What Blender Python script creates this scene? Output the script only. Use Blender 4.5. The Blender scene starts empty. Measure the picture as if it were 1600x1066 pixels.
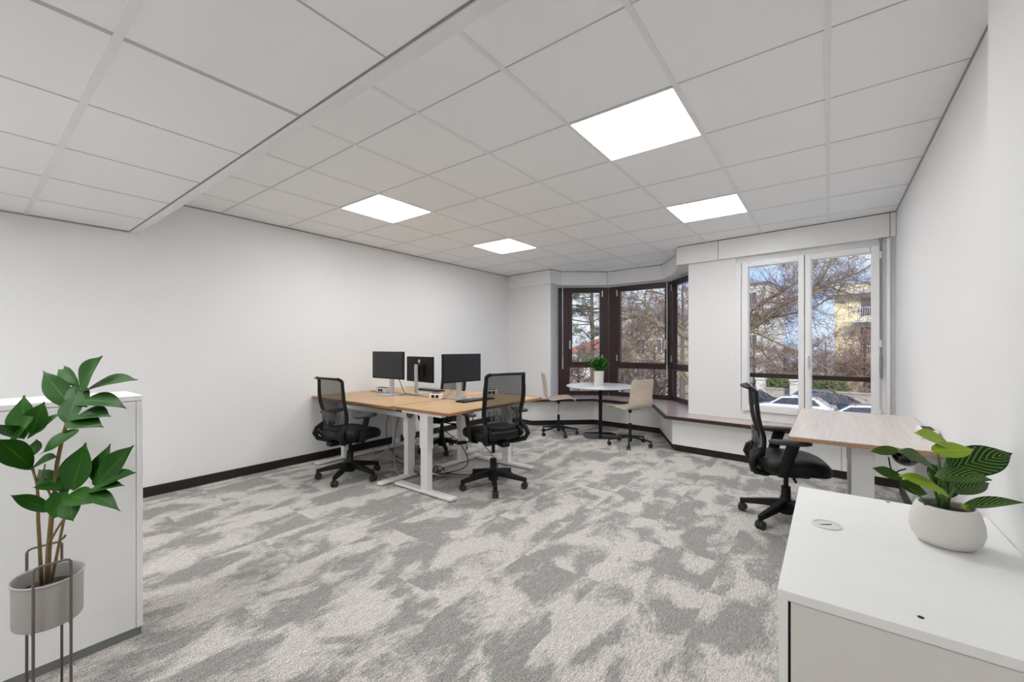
import bpy, bmesh, math, random
from mathutils import Vector, Matrix, Euler
PI = math.pi
R = math.radians
S = bpy.context.scene
C = S.collection
# ------------------------------------------------------------------ camera
F = 654.5; YAW = R(37.08); HOR = 542.6; CH = 1.282
cam = bpy.data.cameras.new('camera'); co = bpy.data.objects.new('camera', cam); C.objects.link(co)
cam.sensor_width = 36.0; cam.sensor_fit = 'HORIZONTAL'; cam.lens = F/1600*36
cam.shift_y = (HOR-533)/1600; cam.clip_start = 0.05; cam.clip_end = 400
co.location = (0, 0, CH); co.rotation_euler = (PI/2, 0, YAW)
S.camera = co
S.view_settings.view_transform = 'Standard'; S.view_settings.look = 'None'
S.view_settings.gamma = 1; S.view_settings.use_curve_mapping = False
S.view_settings.exposure = 0.06
PANEL_E = 19.0        # ceiling panel emission
SKY_E = 1.5
# ------------------------------------------------------------------ world
W = bpy.data.worlds.new('sky'); S.world = W; W.use_nodes = True
nt = W.node_tree; nt.nodes.clear()
def N(t, **k):
    n = nt.nodes.new(t)
    for a, b in k.items(): setattr(n, a, b)
    return n
o_ = N('ShaderNodeOutputWorld'); bg = N('ShaderNodeBackground'); tc = N('ShaderNodeTexCoord')
mp = N('ShaderNodeMapping'); mp.inputs['Scale'].default_value = (1, 1, 2.2)
nz = N('ShaderNodeTexNoise'); nz.inputs['Scale'].default_value = 3.2; nz.inputs['Detail'].default_value = 6
cr = N('ShaderNodeValToRGB'); cr.color_ramp.elements[0].position = .42; cr.color_ramp.elements[1].position = .62
cr.color_ramp.elements[0].color = (.36, .50, .74, 1); cr.color_ramp.elements[1].color = (.66, .68, .72, 1)
nt.links.new(tc.outputs['Generated'], mp.inputs[0]); nt.links.new(mp.outputs[0], nz.inputs['Vector'])
nt.links.new(nz.outputs[0], cr.inputs[0]); nt.links.new(cr.outputs[0], bg.inputs[0]); bg.inputs[1].default_value = SKY_E
nt.links.new(bg.outputs[0], o_.inputs[0])
sun = bpy.data.lights.new('sun', 'SUN'); so = bpy.data.objects.new('sun', sun); C.objects.link(so)
sun.energy = 4.2; sun.angle = R(4); sun.color = (1, .95, .86); so.rotation_euler = (R(52), 0, R(28))
# ------------------------------------------------------------------ helpers: materials
def mat(name, col, rough=.6, metal=0, spec=.5, noise=None, bump=None, coat=0):
    m = bpy.data.materials.new(name); m.use_nodes = True
    nt = m.node_tree; b = nt.nodes['Principled BSDF']
    b.inputs['Base Color'].default_value = (*col, 1); b.inputs['Roughness'].default_value = rough
    b.inputs['Metallic'].default_value = metal; b.inputs['Specular IOR Level'].default_value = spec
    b.inputs['Coat Weight'].default_value = coat
    tc = nt.nodes.new('ShaderNodeTexCoord')
    sc, amt = noise if noise else (8, .03)
    nz = nt.nodes.new('ShaderNodeTexNoise'); nz.inputs['Scale'].default_value = sc; nz.inputs['Detail'].default_value = 5
    mr = nt.nodes.new('ShaderNodeMapRange'); mr.inputs['To Min'].default_value = 1-amt; mr.inputs['To Max'].default_value = 1+amt
    mx = nt.nodes.new('ShaderNodeVectorMath'); mx.operation = 'SCALE'; mx.inputs[0].default_value = col
    nt.links.new(tc.outputs['Object'], nz.inputs['Vector']); nt.links.new(nz.outputs[0], mr.inputs[0])
    nt.links.new(mr.outputs[0], mx.inputs['Scale']); nt.links.new(mx.outputs[0], b.inputs['Base Color'])
    if bump:
        n2 = nt.nodes.new('ShaderNodeTexNoise'); n2.inputs['Scale'].default_value = bump[0]; n2.inputs['Detail'].default_value = 3
        bp = nt.nodes.new('ShaderNodeBump'); bp.inputs['Strength'].default_value = bump[1]; bp.inputs['Distance'].default_value = .01
        nt.links.new(tc.outputs['Object'], n2.inputs['Vector']); nt.links.new(n2.outputs[0], bp.inputs['Height']); nt.links.new(bp.outputs[0], b.inputs['Normal'])
    return m
def s2l(*c): return tuple(((x/255)/12.92 if x/255 < .04045 else ((x/255+.055)/1.055)**2.4) for x in c)
M = {}
M['wall'] = mat('wall_paint', (.83, .83, .835), .7, noise=(3, .01), bump=(180, .05))
M['tile'] = mat('ceiling_tile', (.93, .935, .945), .9, noise=(300, .03))
M['grid'] = mat('ceiling_grid', (.84, .845, .85), .5)
M['gap'] = mat('shadow_gap_black', (.10, .10, .10), .9)
M['white'] = mat('white_lacquer', (.86, .86, .85), .35)
M['frame_white'] = mat('white_window_frame', (.85, .85, .85), .35)
M['cabinet'] = mat('white_laminate', (.84, .84, .825), .42)
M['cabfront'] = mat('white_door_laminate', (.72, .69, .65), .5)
M['steel_white'] = mat('white_powder_coat', (.82, .82, .81), .4)
M['dark_wood'] = mat('dark_brown_window', s2l(52, 30, 26), .35, noise=(20, .15))
M['bench_top'] = mat('bench_top_glare', s2l(192, 175, 170), .2, noise=(12, .06), spec=.8)  # dark top with the window glare lightened into its base colour
M['bench_edge'] = mat('bench_edge', s2l(58, 38, 34), .4)
M['base'] = mat('black_skirting', s2l(30, 22, 22), .45)
M['plinth'] = mat('grey_plinth', s2l(120, 122, 122), .5)
M['black'] = mat('black_plastic', (.006, .006, .0065), .5, spec=.3)
M['black_soft'] = mat('black_fabric', (.012, .012, .014), .85, bump=(600, .3))
M['black_seat'] = mat('black_seat_leather', (.006, .006, .0065), .42, spec=.28, bump=(200, .1))
M['castor'] = mat('caster_rubber', (.02, .02, .02), .5)
M['screen'] = mat('black_screen', (.013, .013, .016), .30)
M['chrome'] = mat('chrome', (.7, .7, .72), .12, metal=1)
M['silver'] = mat('silver_metal', (.62, .63, .65), .3, metal=.8)
M['stone'] = mat('white_table_top', (.86, .87, .88), .25)
M['pot'] = mat('white_ceramic', (.70, .675, .65), .55)
M['planter'] = mat('grey_planter_metal', s2l(170, 166, 163), .5)
M['wire'] = mat('taupe_wire_metal', s2l(112, 102, 96), .45, metal=.3)
M['soil'] = mat('dark_soil', (.03, .02, .014), .95, noise=(90, .6), bump=(80, 1))
M['stem'] = mat('brown_stem', s2l(120, 100, 62), .7, noise=(60, .3))
M['gstem'] = mat('green_stem', s2l(70, 100, 40), .5, noise=(40, .2))
M['cable_b'] = mat('black_cable', (.015, .015, .015), .5)
M['cable_w'] = mat('white_cable', (.7, .7, .7), .5)
M['cable_r'] = mat('reddish_cable', s2l(130, 80, 80), .5)
M['cable_g'] = mat('grey_cable', (.18, .18, .19), .5)
M['ground'] = mat('street_asphalt', s2l(150, 148, 150), .9, noise=(.6, .15))
M['bark'] = mat('tree_bark', s2l(98, 84, 70), .9, noise=(2.5, .35))
M['twig'] = mat('bare_twigs', s2l(134, 114, 104), .9, noise=(1.5, .25))
M['twig2'] = mat('reddish_twigs', s2l(150, 124, 116), .9, noise=(1.5, .25))
M['moss'] = mat('mossy_bark', s2l(116, 108, 84), .9, noise=(4, .4))
M['needle'] = mat('pine_needles', s2l(92, 96, 78), .9, noise=(2, .3))
M['hedge'] = mat('hedge_leaves', s2l(70, 92, 44), .9, noise=(3, .4))
M['house_cream'] = mat('cream_plaster', s2l(226, 210, 176), .9, noise=(1, .06))
M['house_white'] = mat('pale_plaster', s2l(208, 204, 200), .9, noise=(1, .06))
M['house_grey'] = mat('grey_plaster', s2l(178, 168, 150), .9, noise=(1, .08))
M['balcony'] = mat('balcony_concrete', s2l(196, 196, 200), .9)
M['shutter'] = mat('house_dark_glass', s2l(84, 84, 92), .3)
M['shutter_g'] = mat('green_shutter', s2l(98, 112, 92), .7)
M['roof'] = mat('grey_roof', s2l(128, 138, 150), .8, noise=(3, .1))
M['roof_red'] = mat('red_tile_roof', s2l(165, 98, 88), .8, noise=(3, .15))
M['stonewall'] = mat('stone_wall', s2l(168, 160, 156), .9, noise=(3, .3))
M['car_white'] = mat('white_car_paint', (.80, .82, .86), .2, coat=1)
M['car_dark'] = mat('dark_car_paint', s2l(48, 54, 66), .2, coat=1)
M['car_blue'] = mat('blue_grey_car_paint', s2l(92, 108, 128), .2, coat=1)
M['car_red'] = mat('red_car_paint', s2l(168, 40, 62), .2, coat=1)
M['car_glass'] = mat('car_glass', s2l(60, 70, 84), .08)
M['tyre'] = mat('tyre_rubber', (.02, .02, .02), .8)
M['light_frame'] = mat('light_frame_white', (.85, .85, .85), .5)
M['plate'] = mat('yellow_plate', s2l(200, 150, 40), .5)

def wood(name, c1, c2, rough, scale=1.0):
    m = mat(name, c1, rough); nt = m.node_tree; b = nt.nodes['Principled BSDF']
    tc = nt.nodes.new('ShaderNodeTexCoord'); mp = nt.nodes.new('ShaderNodeMapping')
    mp.inputs['Scale'].default_value = (2*scale, 40*scale, 40*scale)
    nz = nt.nodes.new('ShaderNodeTexNoise'); nz.inputs['Scale'].default_value = 1.5; nz.inputs['Detail'].default_value = 6
    cr = nt.nodes.new('ShaderNodeValToRGB'); cr.color_ramp.elements[0].color = (*c1, 1); cr.color_ramp.elements[1].color = (*c2, 1)
    cr.color_ramp.elements[0].position = .35; cr.color_ramp.elements[1].position = .65
    nt.links.new(tc.outputs['Object'], mp.inputs[0]); nt.links.new(mp.outputs[0], nz.inputs['Vector'])
    nt.links.new(nz.outputs[0], cr.inputs[0]); nt.links.new(cr.outputs[0], b.inputs['Base Color'])
    return m
M['oak'] = wood('oak_desk_top', s2l(205, 172, 132), s2l(184, 148, 106), .38)
M['oak_edge'] = wood('oak_desk_edge', s2l(150, 106, 66), s2l(172, 128, 84), .5)
M['ash'] = wood('pale_grey_oak_top', s2l(218, 209, 203), s2l(210, 199, 191), .25)
M['ash_edge'] = wood('tan_desk_edge', s2l(176, 140, 110), s2l(160, 124, 96), .5)
M['beech'] = wood('bleached_beech_shell', s2l(208, 194, 178), s2l(196, 180, 163), .5, .6)

def emis(name, col, st):
    m = bpy.data.materials.new(name); m.use_nodes = True; nt = m.node_tree; nt.nodes.clear()
    e = nt.nodes.new('ShaderNodeEmission'); e.inputs[0].default_value = (*col, 1); e.inputs[1].default_value = st
    o = nt.nodes.new('ShaderNodeOutputMaterial'); nt.links.new(e.outputs[0], o.inputs[0]); return m
M['panel'] = emis('light_panel', (1, 1, .99), PANEL_E)
def glassm():
    m = bpy.data.materials.new('window_glass'); m.use_nodes = True; nt = m.node_tree; nt.nodes.clear()
    t = nt.nodes.new('ShaderNodeBsdfTransparent'); t.inputs[0].default_value = (.97, .98, .98, 1)
    g = nt.nodes.new('ShaderNodeBsdfGlossy'); g.inputs['Roughness'].default_value = .02
    fr = nt.nodes.new('ShaderNodeMapRange'); lw = nt.nodes.new('ShaderNodeLayerWeight'); pw = nt.nodes.new('ShaderNodeMath'); pw.operation = 'POWER'; pw.inputs[1].default_value = 4
    nt.links.new(lw.outputs['Facing'], pw.inputs[0]); nt.links.new(pw.outputs[0], fr.inputs[0]); fr.inputs['To Min'].default_value = .001; fr.inputs['To Max'].default_value = .25
    x = nt.nodes.new('ShaderNodeMixShader'); o = nt.nodes.new('ShaderNodeOutputMaterial')
    nt.links.new(fr.outputs[0], x.inputs[0]); nt.links.new(t.outputs[0], x.inputs[1]); nt.links.new(g.outputs[0], x.inputs[2]); nt.links.new(x.outputs[0], o.inputs[0])
    return m
M['glass'] = glassm()
def meshm():
    m = bpy.data.materials.new('black_mesh_fabric'); m.use_nodes = True; nt = m.node_tree; b = nt.nodes['Principled BSDF']
    b.inputs['Base Color'].default_value = (.012, .012, .013, 1); b.inputs['Roughness'].default_value = .8
    t = nt.nodes.new('ShaderNodeBsdfTransparent'); x = nt.nodes.new('ShaderNodeMixShader'); o = nt.nodes['Material Output']
    w = nt.nodes.new('ShaderNodeTexWave'); w.inputs['Scale'].default_value = 90; w.bands_direction = 'Z'
    mr = nt.nodes.new('ShaderNodeMapRange'); mr.inputs['To Min'].default_value = .66; mr.inputs['To Max'].default_value = .80
    tc = nt.nodes.new('ShaderNodeTexCoord'); nt.links.new(tc.outputs['Object'], w.inputs[0]); nt.links.new(w.outputs['Fac'], mr.inputs[0])
    nt.links.new(mr.outputs[0], x.inputs[0]); nt.links.new(t.outputs[0], x.inputs[1]); nt.links.new(b.outputs[0], x.inputs[2]); nt.links.new(x.outputs[0], o.inputs[0])
    return m
M['mesh'] = meshm()

def carpet():
    m = bpy.data.materials.new('grey_carpet_tiles'); m.use_nodes = True; nt = m.node_tree; b = nt.nodes['Principled BSDF']
    b.inputs['Roughness'].default_value = .95; b.inputs['Specular IOR Level'].default_value = .1
    L = nt.links.new
    def nd(t, **k):
        n = nt.nodes.new(t)
        for a, v in k.items(): setattr(n, a, v)
        return n
    tc = nd('ShaderNodeTexCoord'); sp = nd('ShaderNodeSeparateXYZ'); L(tc.outputs['Object'], sp.inputs[0])
    def math_(op, a, b_=None):
        n = nd('ShaderNodeMath', operation=op)
        for i, v in enumerate((a, b_)):
            if v is None: continue
            if isinstance(v, (int, float)): n.inputs[i].default_value = v
            else: L(v, n.inputs[i])
        return n.outputs[0]
    # 0.5 x 1.0 m planks, rows staggered, long side along y
    col = math_('FLOOR', math_('DIVIDE', sp.outputs['X'], .5))
    yoff = math_('ADD', sp.outputs['Y'], math_('MULTIPLY', col, .37))
    row = math_('FLOOR', math_('DIVIDE', yoff, 1.0))
    cb = nd('ShaderNodeCombineXYZ'); L(col, cb.inputs[0]); L(row, cb.inputs[1])
    wn = nd('ShaderNodeTexWhiteNoise', noise_dimensions='2D'); L(cb.outputs[0], wn.inputs['Vector'])
    sc = nd('ShaderNodeVectorMath', operation='SCALE'); L(wn.outputs['Color'], sc.inputs[0]); sc.inputs['Scale'].default_value = 9
    ad = nd('ShaderNodeVectorMath', operation='ADD'); L(tc.outputs['Object'], ad.inputs[0]); L(sc.outputs[0], ad.inputs[1])
    mp = nd('ShaderNodeMapping'); mp.inputs['Scale'].default_value = (4.3, 2.5, 1); L(ad.outputs[0], mp.inputs[0])
    big = nd('ShaderNodeTexNoise'); big.inputs['Scale'].default_value = 1.15; big.inputs['Detail'].default_value = 3.5; big.inputs['Distortion'].default_value = .5; L(mp.outputs[0], big.inputs['Vector'])
    mp2 = nd('ShaderNodeMapping'); mp2.inputs['Scale'].default_value = (110, 28, 1); L(ad.outputs[0], mp2.inputs[0])
    fib = nd('ShaderNodeTexNoise'); fib.inputs['Scale'].default_value = 1; fib.inputs['Detail'].default_value = 3; L(mp2.outputs[0], fib.inputs['Vector'])
    fin = nd('ShaderNodeTexNoise'); fin.inputs['Scale'].default_value = 170; fin.inputs['Detail'].default_value = 2; L(tc.outputs['Object'], fin.inputs['Vector'])
    s1 = math_('ADD', big.outputs[0], math_('MULTIPLY', math_('SUBTRACT', fib.outputs[0], .5), .18))
    rp = nd('ShaderNodeValToRGB'); L(s1, rp.inputs[0]); rp.color_ramp.elements[0].position = .43; rp.color_ramp.elements[1].position = .56
    rp.color_ramp.elements[0].color = (0, 0, 0, 1); rp.color_ramp.elements[1].color = (1, 1, 1, 1)
    mx = nd('ShaderNodeMix', data_type='RGBA'); L(rp.outputs[0], mx.inputs[0])
    mx.inputs[6].default_value = (*s2l(152, 150, 147), 1); mx.inputs[7].default_value = (*s2l(199, 194, 189), 1)
    f2 = math_('ADD', 1.0, math_('MULTIPLY', math_('SUBTRACT', fin.outputs[0], .5), 2.4))
    f3 = math_('ADD', f2, math_('MULTIPLY', math_('SUBTRACT', fib.outputs[0], .5), .8))
    s3 = nd('ShaderNodeVectorMath', operation='SCALE'); L(mx.outputs[2], s3.inputs[0]); L(f3, s3.inputs['Scale'])
    L(s3.outputs[0], b.inputs['Base Color'])
    bp = nd('ShaderNodeBump'); bp.inputs['Strength'].default_value = .5; bp.inputs['Distance'].default_value = .004; L(fin.outputs[0], bp.inputs['Height']); L(bp.outputs[0], b.inputs['Normal'])
    return m
M['carpet'] = carpet()

def leafm(name, dark, light, stripe=None):
    m = mat(name, dark, .5, spec=.2); nt = m.node_tree; b = nt.nodes['Principled BSDF']; L = nt.links.new
    uv = nt.nodes.new('ShaderNodeUVMap'); sp = nt.nodes.new('ShaderNodeSeparateXYZ'); L(uv.outputs[0], sp.inputs[0])
    def mt(op, a, b_=None):
        n = nt.nodes.new('ShaderNodeMath'); n.operation = op
        for i, v in enumerate((a, b_)):
            if v is None: continue
            if isinstance(v, (int, float)): n.inputs[i].default_value = v
            else: L(v, n.inputs[i])
        return n.outputs[0]
    av = mt('ABSOLUTE', sp.outputs['Y'])
    nz = nt.nodes.new('ShaderNodeTexNoise'); nz.inputs['Scale'].default_value = 6; tc = nt.nodes.new('ShaderNodeTexCoord'); L(tc.outputs['Object'], nz.inputs['Vector'])
    mx = nt.nodes.new('ShaderNodeMix'); mx.data_type = 'RGBA'; mx.inputs[6].default_value = (*dark, 1); mx.inputs[7].default_value = (*light, 1)
    if stripe:
        ph = mt('SUBTRACT', mt('MULTIPLY', sp.outputs['X'], stripe), mt('MULTIPLY', av, stripe*.35))
        sn = mt('SINE', ph); fac = mt('MULTIPLY', mt('GREATER_THAN', mt('ADD', sn, mt('MULTIPLY', nz.outputs[0], 1.0)), 1.22), mt('LESS_THAN', av, .9))
        L(fac, mx.inputs[0])
    else:
        mid = mt('LESS_THAN', av, .04)
        L(mt('ADD', mt('MULTIPLY', mid, .6), mt('MULTIPLY', nz.outputs[0], .35)), mx.inputs[0])
    L(mx.outputs[2], b.inputs['Base Color'])
    return m
M['leaf'] = leafm('dark_green_leaf', s2l(14, 62, 4), s2l(62, 124, 14))
M['leaf_cal'] = leafm('striped_green_leaf', s2l(24, 58, 22), s2l(122, 152, 58), 60)
M['leaf_lime'] = leafm('lime_green_leaf', s2l(128, 162, 30), s2l(186, 204, 66))
M['leaf_zz'] = leafm('bright_green_leaf', s2l(40, 120, 36), s2l(120, 190, 90))

# ------------------------------------------------------------------ helpers: geometry
def W_(px, py, d):          # a point of the place at forward distance d seen at photo pixel px, py
    u = (px-800)/F*d; v = -(py-HOR)/F*d
    c, s = math.cos(YAW), math.sin(YAW)
    return Vector((-s*d+c*u, c*d+s*u, CH+v))
class MB:
    def __init__(s): s.v = []; s.f = []; s.uv = []; s.mi = []; s.cur = 0
    def add(s, vs, fs, uvs=None):
        b = len(s.v); s.v += [tuple(v) for v in vs]
        for f in fs: s.f.append([b+i for i in f]); s.mi.append(s.cur)
        s.uv += (uvs if uvs else [(0, 0)]*len(vs))
        return s
    def box(s, x0, x1, y0, y1, z0, z1, T=None):
        vs = [Vector((x, y, z)) for z in (z0, z1) for y in (y0, y1) for x in (x0, x1)]
        if T: vs = [T @ v for v in vs]
        return s.add(vs, [(0, 2, 3, 1), (4, 5, 7, 6), (0, 1, 5, 4), (2, 6, 7, 3), (0, 4, 6, 2), (1, 3, 7, 5)])
    def prism(s, poly, z0, z1):
        n = len(poly); a = sum(poly[i][0]*poly[(i+1) % n][1]-poly[(i+1) % n][0]*poly[i][1] for i in range(n))
        if a < 0: poly = poly[::-1]
        vs = [(x, y, z0) for x, y in poly]+[(x, y, z1) for x, y in poly]
        fs = [tuple(range(n))[::-1], tuple(range(n, 2*n))]+[(i, (i+1) % n, n+(i+1) % n, n+i) for i in range(n)]
        return s.add(vs, fs)
    def tube(s, pts, r, n=8, cap=True, flat=None):   # r number or list; flat=(a,b) elliptic with up hint
        pts = [Vector(p) for p in pts]; k = len(pts)
        rs = r if isinstance(r, (list, tuple)) else [r]*k
        ref = None; vs = []
        for i, p in enumerate(pts):
            t = (pts[min(i+1, k-1)]-pts[max(i-1, 0)])
            if t.length < 1e-9: t = Vector((0, 0, 1))
            t.normalize()
            if ref is None:
                h = Vector((0, 0, 1)) if abs(t.z) < .9 else Vector((1, 0, 0)); ref = t.cross(h).normalized()
            else:
                ref = (ref-t*ref.dot(t))
                ref = ref.normalized() if ref.length > 1e-6 else t.orthogonal().normalized()
            b = t.cross(ref)
            fa, fb = flat if flat else (1, 1)
            for j in range(n):
                a = 2*PI*j/n; vs.append(p+ref*math.cos(a)*rs[i]*fa+b*math.sin(a)*rs[i]*fb)
        fs = [(i*n+j, i*n+(j+1) % n, (i+1)*n+(j+1) % n, (i+1)*n+j) for i in range(k-1) for j in range(n)]
        if cap: fs += [tuple(range(n))[::-1], tuple((k-1)*n+j for j in range(n))]
        return s.add(vs, fs)
    def lathe(s, prof, n=32, T=None, sx=1, sy=1, closed=True):
        vs = []
        for r_, z in prof:
            for j in range(n):
                a = 2*PI*j/n; v = Vector((r_*math.cos(a)*sx, r_*math.sin(a)*sy, z)); vs.append(T @ v if T else v)
        k = len(prof)
        fs = [(i*n+j, i*n+(j+1) % n, (i+1)*n+(j+1) % n, (i+1)*n+j) for i in range(k-1) for j in range(n)]
        if closed: fs += [tuple(range(n))[::-1], tuple((k-1)*n+j for j in range(n))]
        return s.add(vs, fs)
    def grid(s, fn, nu, nv, thick=0, T=None):
        P = [[Vector(fn(i/nu, j/nv)) for j in range(nv+1)] for i in range(nu+1)]
        vs = [p for r_ in P for p in r_]; w = nv+1
        if thick:
            off = []
            for i in range(nu+1):
                for j in range(nv+1):
                    du = P[min(i+1, nu)][j]-P[max(i-1, 0)][j]; dv = P[i][min(j+1, nv)]-P[i][max(j-1, 0)]
                    nn = du.cross(dv); nn = nn.normalized() if nn.length > 1e-9 else Vector((0, 0, 1)); off.append(P[i][j]+nn*thick)
            vs += off
        if T: vs = [T @ v for v in vs]
        n0 = (nu+1)*w
        fs = [(i*w+j, i*w+j+1, (i+1)*w+j+1, (i+1)*w+j) for i in range(nu) for j in range(nv)]
        if thick:
            fs = [f[::-1] for f in fs]+[tuple(n0+q for q in f) for f in fs]
            for i in range(nu):
                fs += [(i*w, (i+1)*w, n0+(i+1)*w, n0+i*w), ((i+1)*w-1, n0+(i+1)*w-1, n0+(i+2)*w-1, (i+2)*w-1)]
            for j in range(nv):
                fs += [(j, n0+j, n0+j+1, j+1), (nu*w+j, nu*w+j+1, n0+nu*w+j+1, n0+nu*w+j)]
        return s.add(vs, fs)
    def leaf(s, p0, p1, w, nrm, arch=.1, fold=.15, nu=12, nv=6, tip=.6):
        p0 = Vector(p0); p1 = Vector(p1); nrm = Vector(nrm).normalized(); d = (p1-p0); L = d.length
        mid = (p0+p1)/2+nrm*arch*L; vs = []; uv = []
        for i in range(nu+1):
            t = i/nu; p = p0*(1-t)**2+mid*2*t*(1-t)+p1*t*t
            T = (mid-p0)*2*(1-t)+(p1-mid)*2*t; T.normalize()
            side = T.cross(nrm).normalized(); n2 = side.cross(T)
            ww = w/2*(math.sin(PI*min(1, t)**.9)**tip*(1-t**6)+.02*(1-t)) if t > 0 else w*.03
            for j in range(nv+1):
                q = -1+2*j/nv
                vs.append(p+side*q*ww+n2*(abs(q)**1.3*fold*ww+math.sin(t*9+q*2)*.02*w)); uv.append((t, q))
        k = nv+1
        return s.add(vs, [(i*k+j, i*k+j+1, (i+1)*k+j+1, (i+1)*k+j) for i in range(nu) for j in range(nv)], uv)
    def build(s, name, m, parent=None, smooth=False, bevel=0, loc=None, subd=0):
        me = bpy.data.meshes.new(name); me.from_pydata(s.v, [], s.f)
        ms = m if isinstance(m, (list, tuple)) else [m]
        for q in ms: me.materials.append(q)
        if any(u != (0, 0) for u in s.uv):
            ul = me.uv_layers.new(name='UVMap')
            for lp in me.loops: ul.data[lp.index].uv = s.uv[lp.vertex_index]
        if len(ms) > 1:
            for p, k in zip(me.polygons, s.mi): p.material_index = k
        bm = bmesh.new(); bm.from_mesh(me); bmesh.ops.recalc_face_normals(bm, faces=bm.faces); bm.to_mesh(me); bm.free()
        if smooth:
            for p in me.polygons: p.use_smooth = True
            if smooth == 'auto': me.set_sharp_from_angle(angle=R(40))
        o = bpy.data.objects.new(name, me); C.objects.link(o)
        if parent: o.parent = parent
        if loc: o.location = loc
        if bevel:
            b = o.modifiers.new('bevel', 'BEVEL'); b.width = bevel; b.segments = 2; b.limit_method = 'ANGLE'; b.angle_limit = R(40)
        if subd:
            b = o.modifiers.new('subd', 'SUBSURF'); b.levels = subd; b.render_levels = subd
        return o
def thing(name, label, cat, loc=(0, 0, 0), rz=0, group=None, kind=None):
    o = bpy.data.objects.new(name, None); C.objects.link(o); o.empty_display_size = .1
    o.location = loc; o.rotation_euler = (0, 0, rz)
    return tag(o, label, cat, group, kind)
def tag(o, label=None, cat=None, group=None, kind=None):
    if label: o['label'] = label
    if cat: o['category'] = cat
    if group: o['group'] = group
    if kind: o['kind'] = kind
    return o
def struct(o): o['kind'] = 'structure'; return o
def copy_tree(o, parent=None, orig=None):
    c = o.copy(); C.objects.link(c)
    if parent: c.parent = parent
    for ch in list(o.children): copy_tree(ch, c)
    return c

# ------------------------------------------------------------------ room shell
XL, XR, XP = -4.655, .512, .42
HC, HL = 2.572, 2.25
YB = -2.6                      # wall behind the camera
YS = .865                      # edge of the lower ceiling
struct(MB().prism([(XL-.1, YB-.1), (XR+.1, YB-.1), (XR+.1, 5.2), (-1.4, 5.45), (-1.55, 6.3), (-2.0, 6.95), (-3.1, 6.95), (-3.9, 6.3), (XL-.1, 6.1)], -.2, 0).build('floor', M['carpet']))
# walls
struct(MB().box(XL-.15, XL, YB-.1, 6.9, 0, 2.75).build('wall_left', M['wall']))
struct(MB().box(XR, XR+.25, 2.056, 5.9, 0, 2.75).build('wall_right', M['wall']))
struct(MB().box(XP, XR+.25, YB-.1, 2.056, 0, 2.75).build('wall_right_front', M['wall'], bevel=.004))
struct(MB().box(XL, XP, YB-.1, YB, 0, 2.75).build('wall_back', M['wall']))
W0 = (-3.80, 6.375); W1 = (-3.06, 6.855); W2 = (-1.99, 6.80); W3 = (-1.50, 6.20)
wb = MB(); wb.prism([(XL-.1, 6.055), (-3.69, 5.95), W0, (-3.95, 6.55), (XL-.1, 6.9)], 0, 2.75)
struct(wb.build('wall_window_left', M['wall']))
def fy(x): return 5.61-.109*(x+1.39)      # facade plane by the white window
wm = MB()
wm.prism([(-1.425, fy(-1.425)), (-.875, fy(-.875)), (-.875, fy(-.875)+.30), (-1.40, 6.35), W3], 0, 2.75)
wm.prism([(-.875, fy(-.875)+.02), (.445, fy(.445)+.02), (.445, fy(.445)+.27), (-.875, fy(-.875)+.27)], 0, .44)
wm.prism([(-.875, fy(-.875)+.02), (.445, fy(.445)+.02), (.445, fy(.445)+.27), (-.875, fy(-.875)+.27)], 2.28, 2.75)
wm.prism([(.445, fy(.445)+.01), (XR, fy(XR)+.01), (XR+.2, fy(XR)+.27), (.445, fy(.445)+.27)], 0, 2.75)
struct(wm.build('wall_window_right', M['wall']))
def off(P, d):
    cx, cy = -2.5, 5.6; v = Vector((P[0]-cx, P[1]-cy)); v.normalize(); return (P[0]+v.x*d, P[1]+v.y*d)
bw = MB()
for a, b in ((W0, W1), (W1, W2), (W2, W3)):
    bw.prism([a, b, off(b, .2), off(a, .2)], 0, .44); bw.prism([a, b, off(b, .2), off(a, .2)], 2.325, 2.75)
struct(bw.build('wall_bay', M['wall']))
# ceilings
ce = MB()
ce.box(XL-.1, XR+.2, YS+.05, 7.2, HC, HC+.12)
struct(ce.build('ceiling', M['tile']))
tg = MB()
for k in range(1, 9):
    x = -4.803+.6*k
    if x < XL+.02: continue
    tg.box(x-.012, x+.012, YS+.05, 6.7, HC-.004, HC+.004)
struct(tg.build('ceiling_grid', M['grid']))
tl = MB()
for r_ in range(0, 9):
    y = 1.524+.6*r_; tl.box(XL, XR, y-.0035, y+.0035, HC-.0015, HC+.003)
struct(tl.build('ceiling_joint', mat('ceiling_joint_grey', (.52, .52, .52), .9)))
lc = MB(); lc.box(XL-.1, XR+.2, YB-.1, YS, HL, HL+.45)
struct(lc.build('ceiling_lower', M['tile']))
lg = MB(); lg.box(XL, XR, .289, .313, HL-.004, HL+.004)
for x in (-1.76, -2.35, -2.95, -3.53, -4.12, -1.17, -.58, 0):
    pass
for y in (-.30, -.89, -1.48, -2.07): lg.box(XL, XR, y-.012, y+.012, HL-.004, HL+.004)
struct(lg.build('ceiling_lower_grid', M['grid']))
lj = MB()
for x in (-4.135, -3.545, -2.955, -2.355, -1.765, -1.18, -.59, 0):
    w = .010 if abs(x+1.765) < .1 else .0035
    lj.box(x-w, x+w, YB, YS-.002, HL-.0015, HL+.003)
struct(lj.build('ceiling_lower_joint', bpy.data.materials['ceiling_joint_grey']))
st = MB(); st.box(XL, XR, YS+.004, YS+.055, HL-.012, HC+.02)
struct(st.build('trim_1', M['grid'], bevel=.004))
st = MB(); st.box(XL, XR, YS-.004, YS+.004, HL-.002, HL+.05)
struct(st.build('trim_2', mat('step_joint_grey', (.3, .3, .3), .9)))
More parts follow.
